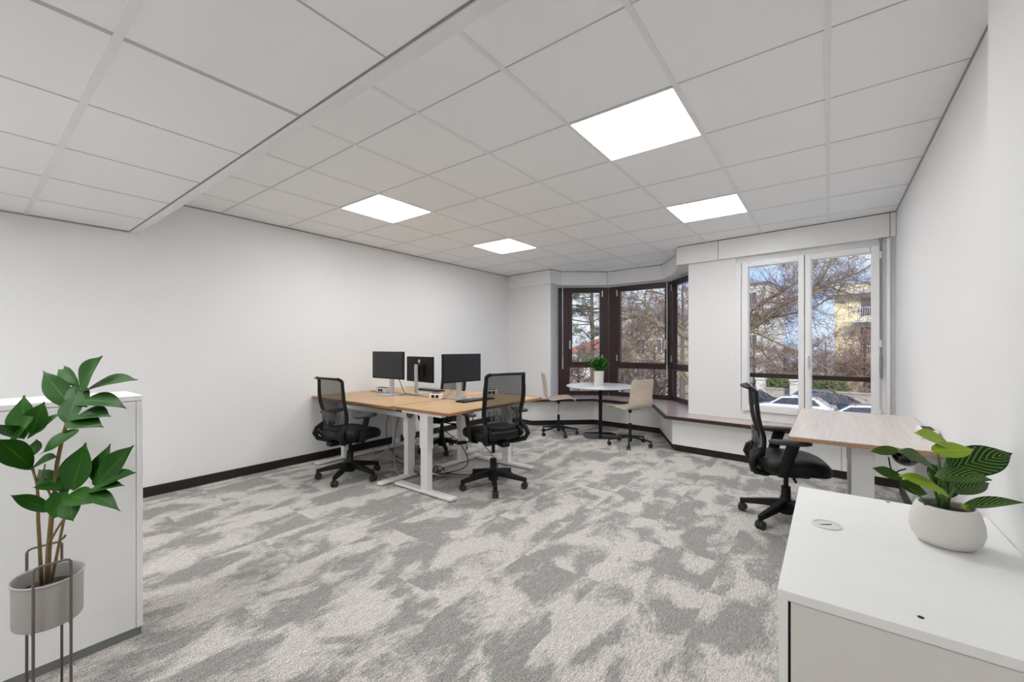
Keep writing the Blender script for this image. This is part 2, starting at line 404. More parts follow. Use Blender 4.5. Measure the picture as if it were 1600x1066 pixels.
# wall angle trims, greyed to paint in the shadow line where ceiling meets walls
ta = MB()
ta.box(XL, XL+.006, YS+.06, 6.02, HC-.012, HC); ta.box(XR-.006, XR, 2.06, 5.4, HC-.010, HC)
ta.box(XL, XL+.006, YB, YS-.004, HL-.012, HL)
struct(ta.build('trim_3', mat('edge_shadow_grey', (.35, .35, .35), .8)))
# ceiling lights
LAB = {(6, 1): 'square white ceiling light panel nearest the camera, right of centre',
       (2, 1): 'square ceiling light panel nearest the left wall, further from the camera than the largest one',
       (6, 4): 'square ceiling light panel closest to the white-framed window',
       (2, 4): 'smallest square ceiling light panel, near the far left corner above the monitors'}
def light_panel(x0, y0, z, label, grp='square ceiling light panels'):
    t = thing('ceiling_light', label, 'light', (x0+.3, y0+.3, z), group=grp)
    MB().box(-.286, .286, -.286, .286, -.004, -.001).build('diffuser', M['panel'], t)
    f = MB()
    for a in ((-.296, .296, -.296, -.286), (-.296, .296, .286, .296), (-.296, -.286, -.286, .286), (.286, .296, -.286, .286)):
        f.box(a[0], a[1], a[2], a[3], -.007, .0)
    f.build('frame', M['light_frame'], t)
for (k, r_), lab in LAB.items(): light_panel(-4.803+.6*k, 1.524+.6*r_, HC, lab)
for w_, x in (('left', -3.53), ('right', -1.76)):  # panels added out of view to brighten the foreground
    light_panel(x, -1.49, HL, 'added fill light in the lower ceiling behind the camera, the %s one at the back' % w_, 'added fill lights behind the camera')
    if w_ == 'left': light_panel(x+.59, -.59, HL, 'added unseen fill light in the lower ceiling left of the camera', 'added fill lights behind the camera')
# skirting
bb = MB(); bb.box(XL, XL+.015, YB, 5.68, 0, .085); struct(bb.build('baseboard_left', M['base']))
bb = MB(); bb.box(XR-.015, XR, 2.06, 5.0, 0, .085); struct(bb.build('baseboard_right', M['base']))
# ------------------------------------------------------------------ blind boxes along the window wall
A_ = (-3.655, 5.891); B_ = (-3.63, 6.18); C_ = (-3.009, 6.679); D_ = (-2.078, 6.621); E_ = (-1.724, 6.103); F_ = (-1.558, 5.575)
def lerp(p, q, t): return (p[0]+(q[0]-p[0])*t, p[1]+(q[1]-p[1])*t)
G0 = (-1.062, 5.523); G1 = (.468, 5.361)
segs = [((XL, 6.015), A_, (-3.71, 5.99), (XL, 6.1)), (A_, B_, (-3.80, 6.36), (-3.72, 5.95)), (B_, C_, W1, W0), (C_, D_, W2, W1),
        (D_, E_, (-1.52, 6.2), W2), (E_, F_, (-1.40, 5.62), (-1.5, 6.2)), (F_, G0, (G0[0], fy(G0[0])+.05), (-1.42, 5.66)),
        (G0, G1, (G1[0], fy(G1[0])+.05), (G0[0], fy(G0[0])+.05)), (G1, (XR, 5.356), (XR, 5.45), (G1[0], 5.45))]
for i, (a, b, c, d) in enumerate(segs):
    L = math.hypot(b[0]-a[0], b[1]-a[1]); e = .003/L
    hide = i in (1, 4, 5)
    a2 = a if hide or i == 0 else lerp(a, b, e); b2 = b if hide else lerp(a, b, 1-e)
    m = MB(); m.prism([a2, b2, c, d], 2.338, 2.563)
    struct(m.build('trim_%d' % (4+i), M['white']))
m = MB()
for a, b, c, d in segs:
    a3, b3 = lerp(a, d, .06), lerp(b, c, .06); m.prism([a3, b3, c, d], 2.345, HC)
struct(m.build('trim_13', M['gap']))  # dark backing that colours in the shade of the gaps around the boxes
# ------------------------------------------------------------------ window bench
P_ = [(XL, 5.62), (-3.82, 5.53), (-3.057, 6.239), (-2.066, 6.165), (-1.607, 5.235), (XR, 5.01)]
BK = [(XR, fy(XR)+.06), (-.875, fy(-.875)+.06), (-1.40, fy(-1.4)+.03), W3, W2, W1, W0, (-3.69, 5.96), (XL, 6.06)]
t = thing('window_bench', 'dark-topped white window bench running under the bay and the white window', 'bench')
q = MB()
def shrink(pl, d):    # move the front polyline back by d (away from the room)
    out = []
    for i, p in enumerate(pl):
        ns = []
        for a, b in ((i-1, i), (i, i+1)):
            if 0 <= a and b < len(pl):
                v = Vector((pl[b][0]-pl[a][0], pl[b][1]-pl[a][1])).normalized(); ns.append(Vector((-v.y, v.x)))
        n = (sum(ns, Vector((0, 0)))); n.normalize(); k = d/max(.5, n.dot(ns[0])); out.append((p[0]+n.x*k, p[1]+n.y*k))
    out[0] = (pl[0][0], out[0][1]); out[-1] = (pl[-1][0], out[-1][1])
    return out
def strip(mb, f1, f2, z0, z1):
    for i in range(len(f1)-1): mb.prism([f1[i], f1[i+1], f2[i+1], f2[i]], z0, z1)
f_in = shrink(P_, .03)
top = MB(); top.prism(f_in+BK, .405, .44); top.build('bench_top', M['bench_top'], t)
ed = MB(); strip(ed, P_, f_in, .402, .44); ed.build('bench_edge', M['bench_edge'], t)
f2 = shrink(P_, .10); f2b = shrink(P_, .12)
fp = MB(); strip(fp, f2, shrink(P_, .12), .085, .402); fp.build('front_panel', M['white'], t)
f3 = shrink(P_, .13)
pl = MB(); strip(pl, f3, shrink(P_, .15), 0, .085); pl.build('plinth', M['base'], t)
for x in (-.67, .1):
    y = f2[4][1]+(f2[5][1]-f2[4][1])*(x-f2[4][0])/(f2[5][0]-f2[4][0]); MB().box(x-.002, x+.002, y-.001, y+.01, .09, .40).build('panel_joint', M['gap'], t)
# ------------------------------------------------------------------ windows
def plane_T(a, b):   # local x along a->b, y outward, z up
    v = Vector((b[0]-a[0], b[1]-a[1], 0)); L = v.length; v.normalize(); n = Vector((-v.y, v.x, 0))
    return Matrix(((v.x, n.x, 0, a[0]), (v.y, n.y, 0, a[1]), (0, 0, 1, 0), (0, 0, 0, 1))), L
def frame(mb, T, x0, x1, z0, z1, wl, wr, wb_, wt, y0, y1):
    mb.box(x0, x0+wl, y0, y1, z0, z1, T); mb.box(x1-wr, x1, y0, y1, z0, z1, T)
    mb.box(x0+wl, x1-wr, y0, y1, z0, z0+wb_, T); mb.box(x0+wl, x1-wr, y0, y1, z1-wt, z1, T)
def dark_window(n, a, b, gl, gr, handle, label):
    T, L = plane_T(a, b); t = thing('window_%d' % n, label, 'window', kind='structure')
    f = MB(); frame(f, T, 0, L, .44, 2.325, gl-.055, L-gr-.055, .07, .05, 0, .07); f.box(gl-.06, gr+.06, 0, .07, .93, .985, T)
    f.build('frame', M['dark_wood'], t, bevel=.004)
    s = MB(); frame(s, T, gl-.06, gr+.06, .975, 2.285, .06, .06, .05, .05, -.02, .055)
    s.build('sash', M['dark_wood'], t, bevel=.004)
    g = MB(); g.box(gl-.02, gr+.02, .03, .036, 1.0, 2.25, T); g.box(gl-.03, gr+.03, .03, .036, .50, .94, T); g.build('pane', M['glass'], t)
    g = MB(); frame(g, T, gl-.055, gr+.055, .50, .935, .012, .012, .012, .012, .0, .04); g.build('bead', M['dark_wood'], t)
    if handle is not None:
        h = MB(); h.box(handle-.014, handle+.014, -.03, -.018, 1.25, 1.40, T); h.box(handle-.01, handle+.01, -.06, -.03, 1.36, 1.385, T); h.box(handle-.009, handle+.009, -.065, -.05, 1.25, 1.385, T)
        h.build('handle', M['silver'], t, bevel=.003)
    for x in ((gr+.045) if n == 1 else (gl-.045),):
        for z in (1.05, 2.16): MB().box(x-.008, x+.008, -.032, -.016, z, z+.10, T).build('hinge', M['silver'], t)
    return t, T
dark_window(1, W0, W1, .245, .72, .205, 'dark brown window at the left of the bay')
dark_window(2, W1, W2, .21, .98, 1.0, 'dark brown wide window in the middle of the bay')
dark_window(3, W2, W3, .12, .66, None, 'dark brown window at the right of the bay')
# crank rods
def rod(name, p, z0, z1, m, label):
    o = MB(); o.tube([(p[0], p[1], z0), (p[0], p[1], z1)], .007, 8); o.tube([(p[0], p[1], z0), (p[0], p[1], z0+.22)], .011, 8)
    o.tube([(p[0], p[1], z1-.03), (p[0], p[1], z1+.05)], .014, 8)
    o = o.build(name, m, smooth='auto'); tag(o, label, 'blind rod', 'blind crank rods'); return o
rod('blind_crank_rod', (-3.70, 6.36), .90, 2.34, M['silver'], 'pale blind crank rod hanging at the left edge of the dark bay windows')
rod('blind_crank_rod', (-2.02, 6.70), .78, 2.34, M['silver'], 'pale blind crank rod hanging beside the right corner of the dark bay windows')
rod('blind_crank_rod', (.405, fy(.405)-.03), .98, 2.33, mat('grey_rod', (.25, .25, .26), .4), 'grey blind crank rod right of the white-framed window')
# white window
a = (-.875, fy(-.875)-.005); b = (.445, fy(.445)-.005)
T, L = plane_T(a, b)
def lx(x): return (x-a[0])/(b[0]-a[0])*L
t = thing('window_4', 'white-framed double window in the right part of the window wall', 'window', kind='structure')
f = MB(); frame(f, T, 0, L, .44, 2.285, .055, .055, .10, .02, 0, .10); f.build('frame', M['frame_white'], t, bevel=.005)
for (g0, g1, s0, s1) in ((-.739, -.258, -.805, -.205), (-.145, .333, -.198, .398)):
    s = MB(); x0, x1 = lx(s0), lx(s1)
    frame(s, T, x0, x1, .545, 2.272, lx(g0)-x0, x1-lx(g1), .07, .065, -.03, .05)
    sa = s.build('sash', M['frame_white'], t, bevel=.006)
    g = MB(); g.box(lx(g0)-.01, lx(g1)+.01, .01, .016, .60, 2.22, T); g.build('pane', M['glass'], sa)
h = MB(); hx = lx(-.172); h.box(hx-.014, hx+.014, -.045, -.03, 1.06, 1.20, T); h.box(hx-.010, hx+.010, -.075, -.045, 1.165, 1.185, T); h.box(hx-.009, hx+.009, -.08, -.065, 1.05, 1.185, T)
h.build('handle', M['frame_white'], t, bevel=.004)
for x, zs in ((-.815, (.66, 1.25, 2.12)), (.405, (.60, 1.28, 2.14))):
    for z in zs: MB().box(lx(x)-.008, lx(x)+.008, -.04, -.01, z, z+.07, T).build('hinge', M['frame_white'], t, bevel=.003)
# guide channel beside it
m = MB(); m.prism([(.445, fy(.445)-.03), (.47, fy(.47)-.03), (.47, fy(.47)+.01), (.445, fy(.445)+.01)], .44, 2.33)
struct(m.build('trim_14', M['frame_white']))
# railing outside
t = MB(); T2, L2 = plane_T((-1.0, fy(-1.0)+.34), (.75, fy(.75)+.34)); t.box(0, L2, 0, .05, .915, .965, T2)
t.box(0, .05, 0, .05, .2, .965, T2); t.box(L2-.05, L2, 0, .05, .2, .965, T2)
tag(t.build('window_railing', M['dark_wood']), 'dark brown horizontal safety bar outside the white-framed window', 'railing')
# ------------------------------------------------------------------ sit-stand desks
def seg_hull(mb, pts, z0, z1): mb.prism(pts, z0, z1)
def make_desk(name, label, loc, rz, Lx, Ly, H, topm, edgem, legs, foot, footx, gutter=None, group=None):
    """top spans -Lx/2..Lx/2 by -Ly/2..Ly/2; legs: x positions; foot = (y0, y1); column at footx"""
    t = thing(name, label, 'desk', loc, rz, group)
    m = MB(); m.box(-Lx/2+.003, Lx/2-.003, -Ly/2+.003, Ly/2-.003, H-.004, H); m.build('tabletop', topm, t, bevel=.0015)
    m = MB(); m.box(-Lx/2, Lx/2, -Ly/2, Ly/2, H-.026, H-.003); m.build('tabletop_core', edgem, t, bevel=.002)
    m = MB(); m.box(min(legs), max(legs), -.05, -.01, H-.066, H-.027); m.box(min(legs), max(legs), .03, .07, H-.066, H-.027)
    m.build('crossbar', M['steel_white'], t, bevel=.003)
    for x in legs:
        m = MB(); m.box(x-.035, x+.035, footx-.05, footx+.05, H-.34, H-.03); m.box(x-.030, x+.030, footx-.043, footx+.043, .03, H-.33)
        m.prism([(x-.03, -Ly/2+.10), (x+.03, -Ly/2+.10), (x+.03, Ly/2-.10), (x-.03, Ly/2-.10)], H-.05, H-.027)
        lg = m.build('leg', M['steel_white'], t, bevel=.003)
        m = MB(); m.box(x-.04, x+.04, foot[0], foot[1], .008, .032); m.build('foot', M['steel_white'], lg, bevel=.006)
        [MB().box(x-.018, x+.018, fy_, fy_+.03, 0, .009).build('foot_pad', M['black'], lg) for fy_ in (foot[0]+.02, foot[1]-.05)]
    if gutter:
        x0, x1, gy, rg_, gz = gutter
        m = MB()
        def g(u, v): a = PI*(v); return (x0+(x1-x0)*u, gy-rg_*math.cos(a), H-gz-rg_*1.25*math.sin(a)**.8)
        m.grid(g, 1, 12, .003); m.build('cable_gutter', M['steel_white'], t, smooth='auto')
        if x1 < x0: return t
        m = MB(); n = 12; vs = [Vector(g(1, j/n)) for j in range(n+1)]; vs2 = [v-Vector((.004*(1 if x1 > x0 else -1), 0, 0)) for v in vs]
        m.add(vs+vs2, [tuple(range(n+1)), tuple(range(n+1, 2*n+2))[::-1]]); m.build('gutter_end_cap', M['plinth'], t)
    return t
GD = 'oak sit-stand desks grouped by the left wall'
make_desk('sit_stand_desk', 'oak-topped white sit-stand desk at the left wall, in front of the leftmost chair', (-3.935, 2.745, 0), 0, 1.40, .70, .735,
          M['oak'], M['oak_edge'], (-.50, .625), (-.40, .30), -.05, (-.5, .70, -.10, .048, .085), GD)
make_desk('sit_stand_desk', 'oak-topped white sit-stand desk turned sideways, its corner nearest the camera', (-2.855, 3.135, 0), PI/2, 1.40, .72, .735,
          M['oak'], M['oak_edge'], (-.655, .49), (-.38, .36), -.04, None, GD)
make_desk('sit_stand_desk', 'oak-topped white sit-stand desk behind the other two, by the left wall', (-3.935, 3.50, 0), 0, 1.40, .70, .735,
          M['oak'], M['oak_edge'], (-.50, .66), (-.41, .20), -.10, None, GD)
make_desk('sit_stand_desk', 'pale grey-brown sit-stand desk by the right wall below the white window', (.158, 3.665, 0), PI/2, 1.41, .70, .757,
          M['ash'], M['ash_edge'], (-.50, .52), (-.30, .30), 0.0, (.45, -.60, -.175, .062, .035), None)
# ------------------------------------------------------------------ office chairs
def make_office_chair():
    t = thing('office_chair', 'x', 'chair')
    for k in range(5):
        m = MB()
        prof = [(.02, .135, .030, .030), (.12, .118, .026, .024), (.24, .094, .022, .019), (.30, .082, .019, .016)]
        vs = []
        for x, z, w, h in prof: vs += [(x, -w, z-h), (x, w, z-h), (x, w*.8, z+h), (x, -w*.8, z+h)]
        fs = [(i*4+j, i*4+(j+1) % 4, i*4+4+(j+1) % 4, i*4+4+j) for i in range(3) for j in range(4)]+[(0, 1, 2, 3), (12, 15, 14, 13)]
        m.add(vs, fs); m.tube([(.30, 0, .05), (.30, 0, .10)], .012, 8)
        lg = m.build('leg', M['black'], t, bevel=.004)
        m = MB()
        Tc = Matrix.Translation((.292, 0, .030)) @ Matrix.Rotation(PI/2, 4, 'X')
        for s in (-1, 1): m.lathe([(.012, s*.026), (.027, s*.026), (.030, s*.020), (.030, s*.010), (.027, s*.006), (.012, s*.006)], 16, Tc)
        m.box(.272, .318, -.008, .008, .026, .056)
        m.build('caster', M['castor'], lg, smooth='auto')
        lg.rotation_euler = (0, 0, R(72*k))
    m = MB(); m.lathe([(.025, .06), (.045, .065), (.048, .15), (.032, .17), (.030, .26), (.028, .262)], 20); m.build('hub', M['black'], t, smooth='auto')
    m = MB(); m.tube([(0, 0, .25), (0, 0, .43)], .016, 14); m.build('gas_lift', M['black'], t, smooth='auto')
    m = MB(); m.box(-.11, .11, -.14, .13, .355, .405); m.box(-.20, .20, -.03, .05, .375, .40); m.box(-.04, .04, -.23, -.12, .345, .39); m.build('tilt_mechanism', M['black'], t, bevel=.012)
    m = MB(); m.tube([(-.10, .06, .37), (-.27, .07, .365)], .008, 8); m.box(-.33, -.25, .055, .085, .352, .378); m.build('adjust_lever', M['black'], t)
    m = MB(); m.tube([(.10, .02, .37), (.23, .02, .36)], .009, 8); m.build('adjust_lever', M['black'], t)
    # seat cushion
    m = MB()
    n = 40; rings = []
    def sup(a, p=3.2):
        c, s = math.cos(a), math.sin(a); r = (abs(c)**p+abs(s)**p)**(-1/p); return c*r, s*r
    for sc, z in ((.55, .392), (.88, .395), (.975, .412), (1.0, .440), (.99, .468), (.93, .486), (.8, .494), (.5, .496), (.01, .494)):
        for j in range(n):
            x, y = sup(2*PI*j/n); yy = y*.245*sc+.015
            zz = z-(max(0, yy-.10)**2*1.2)-.015*(1-abs(x))*(z > .47)*sc*(1-sc*.6)+max(0, -yy-.12)*.12
            rings.append((x*.25*sc, yy, zz))
    k = 9
    m.add(rings, [(i*n+j, i*n+(j+1) % n, (i+1)*n+(j+1) % n, (i+1)*n+j) for i in range(k-1) for j in range(n)]+[tuple(range(n))[::-1]])
    m.build('seat', M['black_seat'], t, smooth=True)
    # back frame path
    def by(z):   # y of the back surface against height
        q = (z-.50)/.50
        return -.175-.018*math.sin(max(0, min(1, q))*PI*.5)-.018*q+.026*math.exp(-((q-.25)/.2)**2)
    def hw(z):
        q = (z-.50)/.48; return .172+.028*math.sin(min(1, max(0, q*1.15))*PI*.62)-.018*max(0, q-.6)
    def back(u, z): return (u*hw(z), by(z)+.030*(1-u*u)*-1, z)
    m = MB()
    def fr_side(s):
        pts = []; rs = []
        for i in range(19):
            z = .53+.43*i/18; x, y, zz = back(s, z); pts.append((x, y, zz)); rs.append(.019 if i < 15 else .017)
        pts += [(s*(hw(.96)-.006), by(.97)-.012, .975), (s*(hw(.96)-.03), by(.98)-.030, .988)]; rs += [.016, .015]
        return pts, rs
    for s in (-1, 1):
        p, r_ = fr_side(s); m.tube(p, r_, 8, flat=(.75, 1.2))
    top = [(x*(hw(.96)-.02), by(.97)-.028-.03*(1-x*x)-.006, .986+.004*(1-x*x)) for x in [i/8-1 for i in range(17)]]
    m.tube(top, .016, 8, flat=(1.5, .7))
    bot = [(x*hw(.53), by(.53)-.03*(1-x*x), .53-.03*(1-x*x)) for x in [i/8-1 for i in range(17)]]
    m.tube(bot, .019, 8, flat=(.8, 1.5))
    m.build('back_frame', M['black'], t, smooth=True)
    m = MB(); m.grid(lambda u, v: back((u*2-1)*.96, .515+.462*v), 10, 16); m.build('backrest_mesh', M['mesh'], t, smooth=True)
    # lower yoke: loops round the back of the seat
    m = MB()
    for s in (-1, 1):
        m.tube([(s*.185, by(.53), .545), (s*.205, -.225, .50), (s*.222, -.238, .45), (s*.205, -.215, .40), (s*.13, -.14, .372), (s*.06, -.10, .37)], [.018, .020, .021, .020, .018, .018], 8, flat=(1.1, 1.1))
        m.tube([(s*.15, -.20, .515), (s*.175, -.225, .46), (s*.14, -.19, .42)], .014, 8)
    m.build('back_yoke', M['black'], t, smooth=True)
    # lumbar spring
    m = MB(); pts = []
    for i in range(9*8+1):
        u = -0.85+1.7*i/(9*8); ph = i/8*2*PI; z = .625+.048*math.sin(ph); x, y, _ = back(u, z); pts.append((x, y-.018, z))
    m.tube(pts, .0045, 6); m.build('lumbar_spring', M['silver_dark'], t, smooth=True)
    for s in (-1, 1):
        m = MB()
        pr_ = [(s*.205, -.06, .385, .030), (s*.262, -.055, .40, .034), (s*.272, -.04, .48, .036), (s*.272, .0, .62, .040)]
        m.tube([(a, b, c) for a, b, c, d in pr_], [d for a, b, c, d in pr_], 8, flat=(.9, .45) if False else (1, .45))
        ar = m.build('armrest', M['black'], t, smooth='auto')
        m = MB(); n = 24; rg = []
        for sc, z in ((.8, .618), (1, .626), (1, .640), (.85, .647)):
            for j in range(n):
                x, y = sup(2*PI*j/n, 2.8); rg.append((s*.272+x*.042*sc, -.02+y*.125*sc, z))
        m.add(rg, [(i*n+j, i*n+(j+1) % n, (i+1)*n+(j+1) % n, (i+1)*n+j) for i in range(3) for j in range(n)]+[tuple(range(n))[::-1], tuple(range(3*n, 4*n))])
        m.build('arm_pad', M['black_pad'], ar, smooth='auto')
    return t
M['silver_dark'] = mat('glossy_dark_spring', (.10, .10, .10), .25, spec=.8)
M['black_pad'] = mat('grey_black_arm_pad', (.035, .035, .036), .6)
ch0 = make_office_chair()
def place(proto, first, x, y, rz, star, lift, label, group, z_parts, liftname='gas_lift'):
    o = proto if first else copy_tree(proto)
    o.location = (x, y, 0); o.rotation_euler = (0, 0, R(rz)); o['label'] = label; o['group'] = group
    k = 0
    for c in sorted(o.children, key=lambda q: q.name):
        n = c.name.split('.')[0]
        if n == 'leg': c.rotation_euler = (0, 0, R(star+72*k-rz)); k += 1
        elif n in z_parts: c.location.z = lift
    return o
zp = ('gas_lift', 'tilt_mechanism', 'adjust_lever', 'seat', 'back_frame', 'backrest_mesh', 'back_yoke', 'lumbar_spring', 'armrest')
GC = 'black mesh office chairs'
cs = [(-3.76, 2.33, 2, -131, .0, 'black mesh office chair at the near edge of the oak desk, leftmost in the room'),
      (-2.46, 2.97, 70, -119, .06, 'black mesh office chair on the right side of the oak desks'),
      (-3.83, 3.62, 180, -105, .0, 'black office chair mostly hidden behind the oak desks'),
      (-.25, 3.67, -77, -117, .0, 'black mesh office chair with a glossy seat at the pale desk by the right wall')]
copies = [ch0]+[copy_tree(ch0) for _ in cs[1:]]
for o, (x, y, rz, star, lift, lab) in zip(copies, cs): place(o, True, x, y, rz, star, lift, lab, GC, zp)
# ------------------------------------------------------------------ beech shell chairs
def make_shell_chair():
    t = thing('shell_chair', 'x', 'chair')
    for k in range(5):
        m = MB(); m.tube([(.02, 0, .115), (.28, 0, .078)], [.017, .011], 8); m.tube([(.275, 0, .05), (.275, 0, .085)], .008, 8)
        lg = m.build('leg', M['black'], t, smooth='auto')
        m = MB(); Tc = Matrix.Translation((.27, 0, .027)) @ Matrix.Rotation(PI/2, 4, 'X')
        for s in (-1, 1): m.lathe([(.01, s*.022), (.024, s*.022), (.027, s*.016), (.027, s*.008), (.01, s*.005)], 14, Tc)
        m.box(.255, .29, -.006, .006, .024, .05)
        m.build('caster', M['castor'], lg, smooth='auto'); lg.rotation_euler = (0, 0, R(72*k))
    m = MB(); m.lathe([(.02, .05), (.026, .055), (.026, .14), (.019, .15), (.019, .29), (.015, .292)], 16); m.build('hub', M['black'], t, smooth='auto')
    m = MB(); m.tube([(0, 0, .285), (0, 0, .44)], .011, 12); m.build('gas_lift', M['chrome'], t, smooth='auto')
    m = MB(); m.lathe([(.018, .425), (.022, .43), (.022, .475), (.03, .48)], 14); m.box(-.09, .09, -.09, .09, .478, .488); m.build('seat_mount', M['black'], t, smooth='auto')
    # one shell: seat then back; v runs along the profile
    prof = [(.23, .478), (.215, .497), (.16, .507), (.05, .502), (-.06, .497), (-.135, .503), (-.185, .528), (-.205, .57), (-.212, .64), (-.222, .73), (-.238, .83), (-.250, .875)]
    def pt(u, v):
        q = v*(len(prof)-1); i = min(int(q), len(prof)-2); f = q-i
        # catmull-rom
        P = [prof[max(0, min(len(prof)-1, i+d))] for d in (-1, 0, 1, 2)]
        yz = [.5*((2*P[1][c])+(-P[0][c]+P[2][c])*f+(2*P[0][c]-5*P[1][c]+4*P[2][c]-P[3][c])*f*f+(-P[0][c]+3*P[1][c]-3*P[2][c]+P[3][c])*f**3) for c in (0, 1)]
        w = .195+.022*math.exp(-((v-.42)/.22)**2)-.03*max(0, v-.6)
        if v > .9: w -= .035*((v-.9)/.1)**2.5
        if v < .1: w -= .045*((.1-v)/.1)**2
        x = (u*2-1); k = x*x
        up = .022*k*(v < .5)*math.sin(min(1, v*2.2)*PI); fw = .028*k*(v > .45)*min(1, (v-.45)*5) if v > .45 else 0
        return (x*w, yz[0]+fw, yz[1]+up)
    m = MB(); m.grid(pt, 14, 44, .011); m.build('shell', M['beech'], t, smooth='auto')
    return t
sc0 = make_shell_chair(); sc1 = copy_tree(sc0)
zs = ('seat_mount', 'shell', 'gas_lift')
place(sc0, True, -3.17, 5.33, -50, -111, .03, 'pale beech shell chair on casters left of the round table, seen side on', 'beech shell chairs', zs)
place(sc1, True, -2.07, 5.30, 66, -144, .0, 'pale beech shell chair on casters right of the round table, its back to the camera', 'beech shell chairs', zs)
# ------------------------------------------------------------------ round table
tx, ty = -2.63, 5.60
t = thing('round_table', 'small white round table on a black post in the window bay', 'table', (tx, ty, 0))
m = MB(); m.lathe([(.02, .700), (.44, .702), (.487, .713), (.49, .724), (.487, .728), (.01, .728)], 64); m.build('tabletop', M['stone'], t, smooth='auto')
m = MB(); m.tube([(0, 0, .02), (0, 0, .70)], .026, 18); m.lathe([(.10, .692), (.10, .70)], 20); m.build('post', M['black'], t, smooth='auto')
m = MB(); n = 48; rg = []
for sc, z in ((1, 0), (1, .010), (.97, .014)):
    for j in range(n):
        x, y = (math.cos(2*PI*j/n), math.sin(2*PI*j/n)); r_ = (abs(x)**3.4+abs(y)**3.4)**(-1/3.4); rg.append((x*r_*.245*sc, y*r_*.225*sc, z))
m.add(rg, [(i*n+j, i*n+(j+1) % n, (i+1)*n+(j+1) % n, (i+1)*n+j) for i in range(2) for j in range(n)]+[tuple(range(n))[::-1], tuple(range(2*n, 3*n))])
o = m.build('base_plate', mat('glossy_black_plate', (.03, .03, .03), .15, spec=.8), t, smooth='auto'); o.rotation_euler = (0, 0, R(37))
t = thing('potted_plant', 'small bushy green plant in a white cylindrical pot on the round table', 'plant', (-2.655, 5.60, .728))
m = MB(); m.lathe([(.035, 0), (.064, .0), (.066, .01), (.073, .205), (.071, .212), (.064, .212), (.060, .18), (.01, .18)], 32, closed=False); m.build('pot', M['pot'], t, smooth='auto')
m = MB(); m.lathe([(.062, .17), (.058, .183), (.01, .188)], 20); m.build('soil', M['soil'], t)
rnd = random.Random(5); ms = MB(); ml = MB()
for i in range(32):
    a = rnd.uniform(0, 2*PI); sp = rnd.uniform(.03, .175); h = rnd.uniform(.10, .24)*(1-.2*(sp/.15)**2)
    p0 = Vector((math.cos(a)*.02, math.sin(a)*.02, .185)); p2 = Vector((math.cos(a)*sp, math.sin(a)*sp, .19+h)); p1 = (p0+p2)/2+Vector((-math.cos(a)*.01, -math.sin(a)*.01, .02))
    ms.tube([p0, p1, p2], .003, 5)
    for j in range(11):
        f = .30+.70*j/10; p = p0.lerp(p2, f); b = rnd.uniform(0, 2*PI); e = rnd.uniform(-.1, .9)
        d = Vector((math.cos(b)*math.cos(e), math.sin(b)*math.cos(e), math.sin(e)))
        ml.leaf(p, p+d*rnd.uniform(.045, .075), rnd.uniform(.028, .04), Vector((-d.x*.3, -d.y*.3, 1)), .12, .2, 4, 2)
ms.build('stems', M['gstem'], t); ml.build('foliage', M['leaf_zz'], t, smooth=True)
# ------------------------------------------------------------------ monitors, keyboards, small desk items
ZD = .735
def monitor(name, label, loc, rz, w, h, zc, back_mark=False, tilt=0):
    t = thing(name, label, 'monitor', loc, rz, 'monitors on the oak desks')
    m = MB(); m.box(-w/2, w/2, -.012, .010, zc-h/2, zc+h/2); m.build('casing', M['black'], t, bevel=.004)
    m = MB(); m.box(-w/2+.008, w/2-.008, -.0145, -.011, zc-h/2+.016, zc+h/2-.008); m.build('screen', M['screen'], t)
    m = MB(); m.box(-.10, .10, .010, .035, zc-.09, zc+.06); m.build('rear_housing', M['black'], t, bevel=.01)
    m = MB(); m.prism([(-.032, .045), (.032, .045), (.028, .062), (-.028, .062)], .008, zc+.06); m.build('stand_column', M['silver'], t, bevel=.003)
    m = MB(); m.box(-.03, .03, .030, .048, zc-.03, zc+.03); m.build('stand_bracket', M['black'], t, bevel=.004)
    m = MB(); m.box(-.12, .12, -.08, .12, 0, .010); m.build('stand_base', M['silver'], t, bevel=.004)
    if back_mark:
        m = MB(); m.lathe([(.001, 0), (.022, 0), (.022, .002), (.001, .002)], 24, Matrix.Translation((0, .011, zc+h/2-.055)) @ Matrix.Rotation(-PI/2, 4, 'X')); m.build('round_logo', M['silver'], t, smooth='auto')
    return t
monitor('monitor', 'black monitor on a silver stand, leftmost of the three', (-4.0, 2.955, ZD), R(3), .53, .31, .342)
monitor('monitor', 'black monitor seen from behind, round mark and silver column, middle of the three', (-3.86, 3.30, ZD), R(174), .53, .30, .285, True)
monitor('monitor', 'black monitor with bluish black screen, rightmost of the three', (-3.115, 3.235, ZD), R(83), .52, .30, .325)
def keyboard(label, loc, rz, w=.44, d=.13):
    t = thing('keyboard', label, 'keyboard', loc, rz, 'black keyboards')
    m = MB(); m.box(-w/2, w/2, -d/2, d/2, 0, .012); m.build('keyboard_body', M['black'], t, bevel=.004)
    m = MB()
    for r_ in range(5):
        for c in range(15):
            x = -w/2+.012+c*(w-.024)/15; y = -d/2+.012+r_*(d-.024)/5; m.box(x+.001, x+(w-.024)/15-.002, y+.001, y+(d-.024)/5-.002, .010, .017)
    m.build('keys', M['screen'], t)
keyboard('black keyboard in front of the rightmost monitor', (-2.885, 3.20, ZD), R(86))
keyboard('black keyboard lying behind the middle monitor, near the left wall', (-4.02, 3.60, ZD), R(-4))
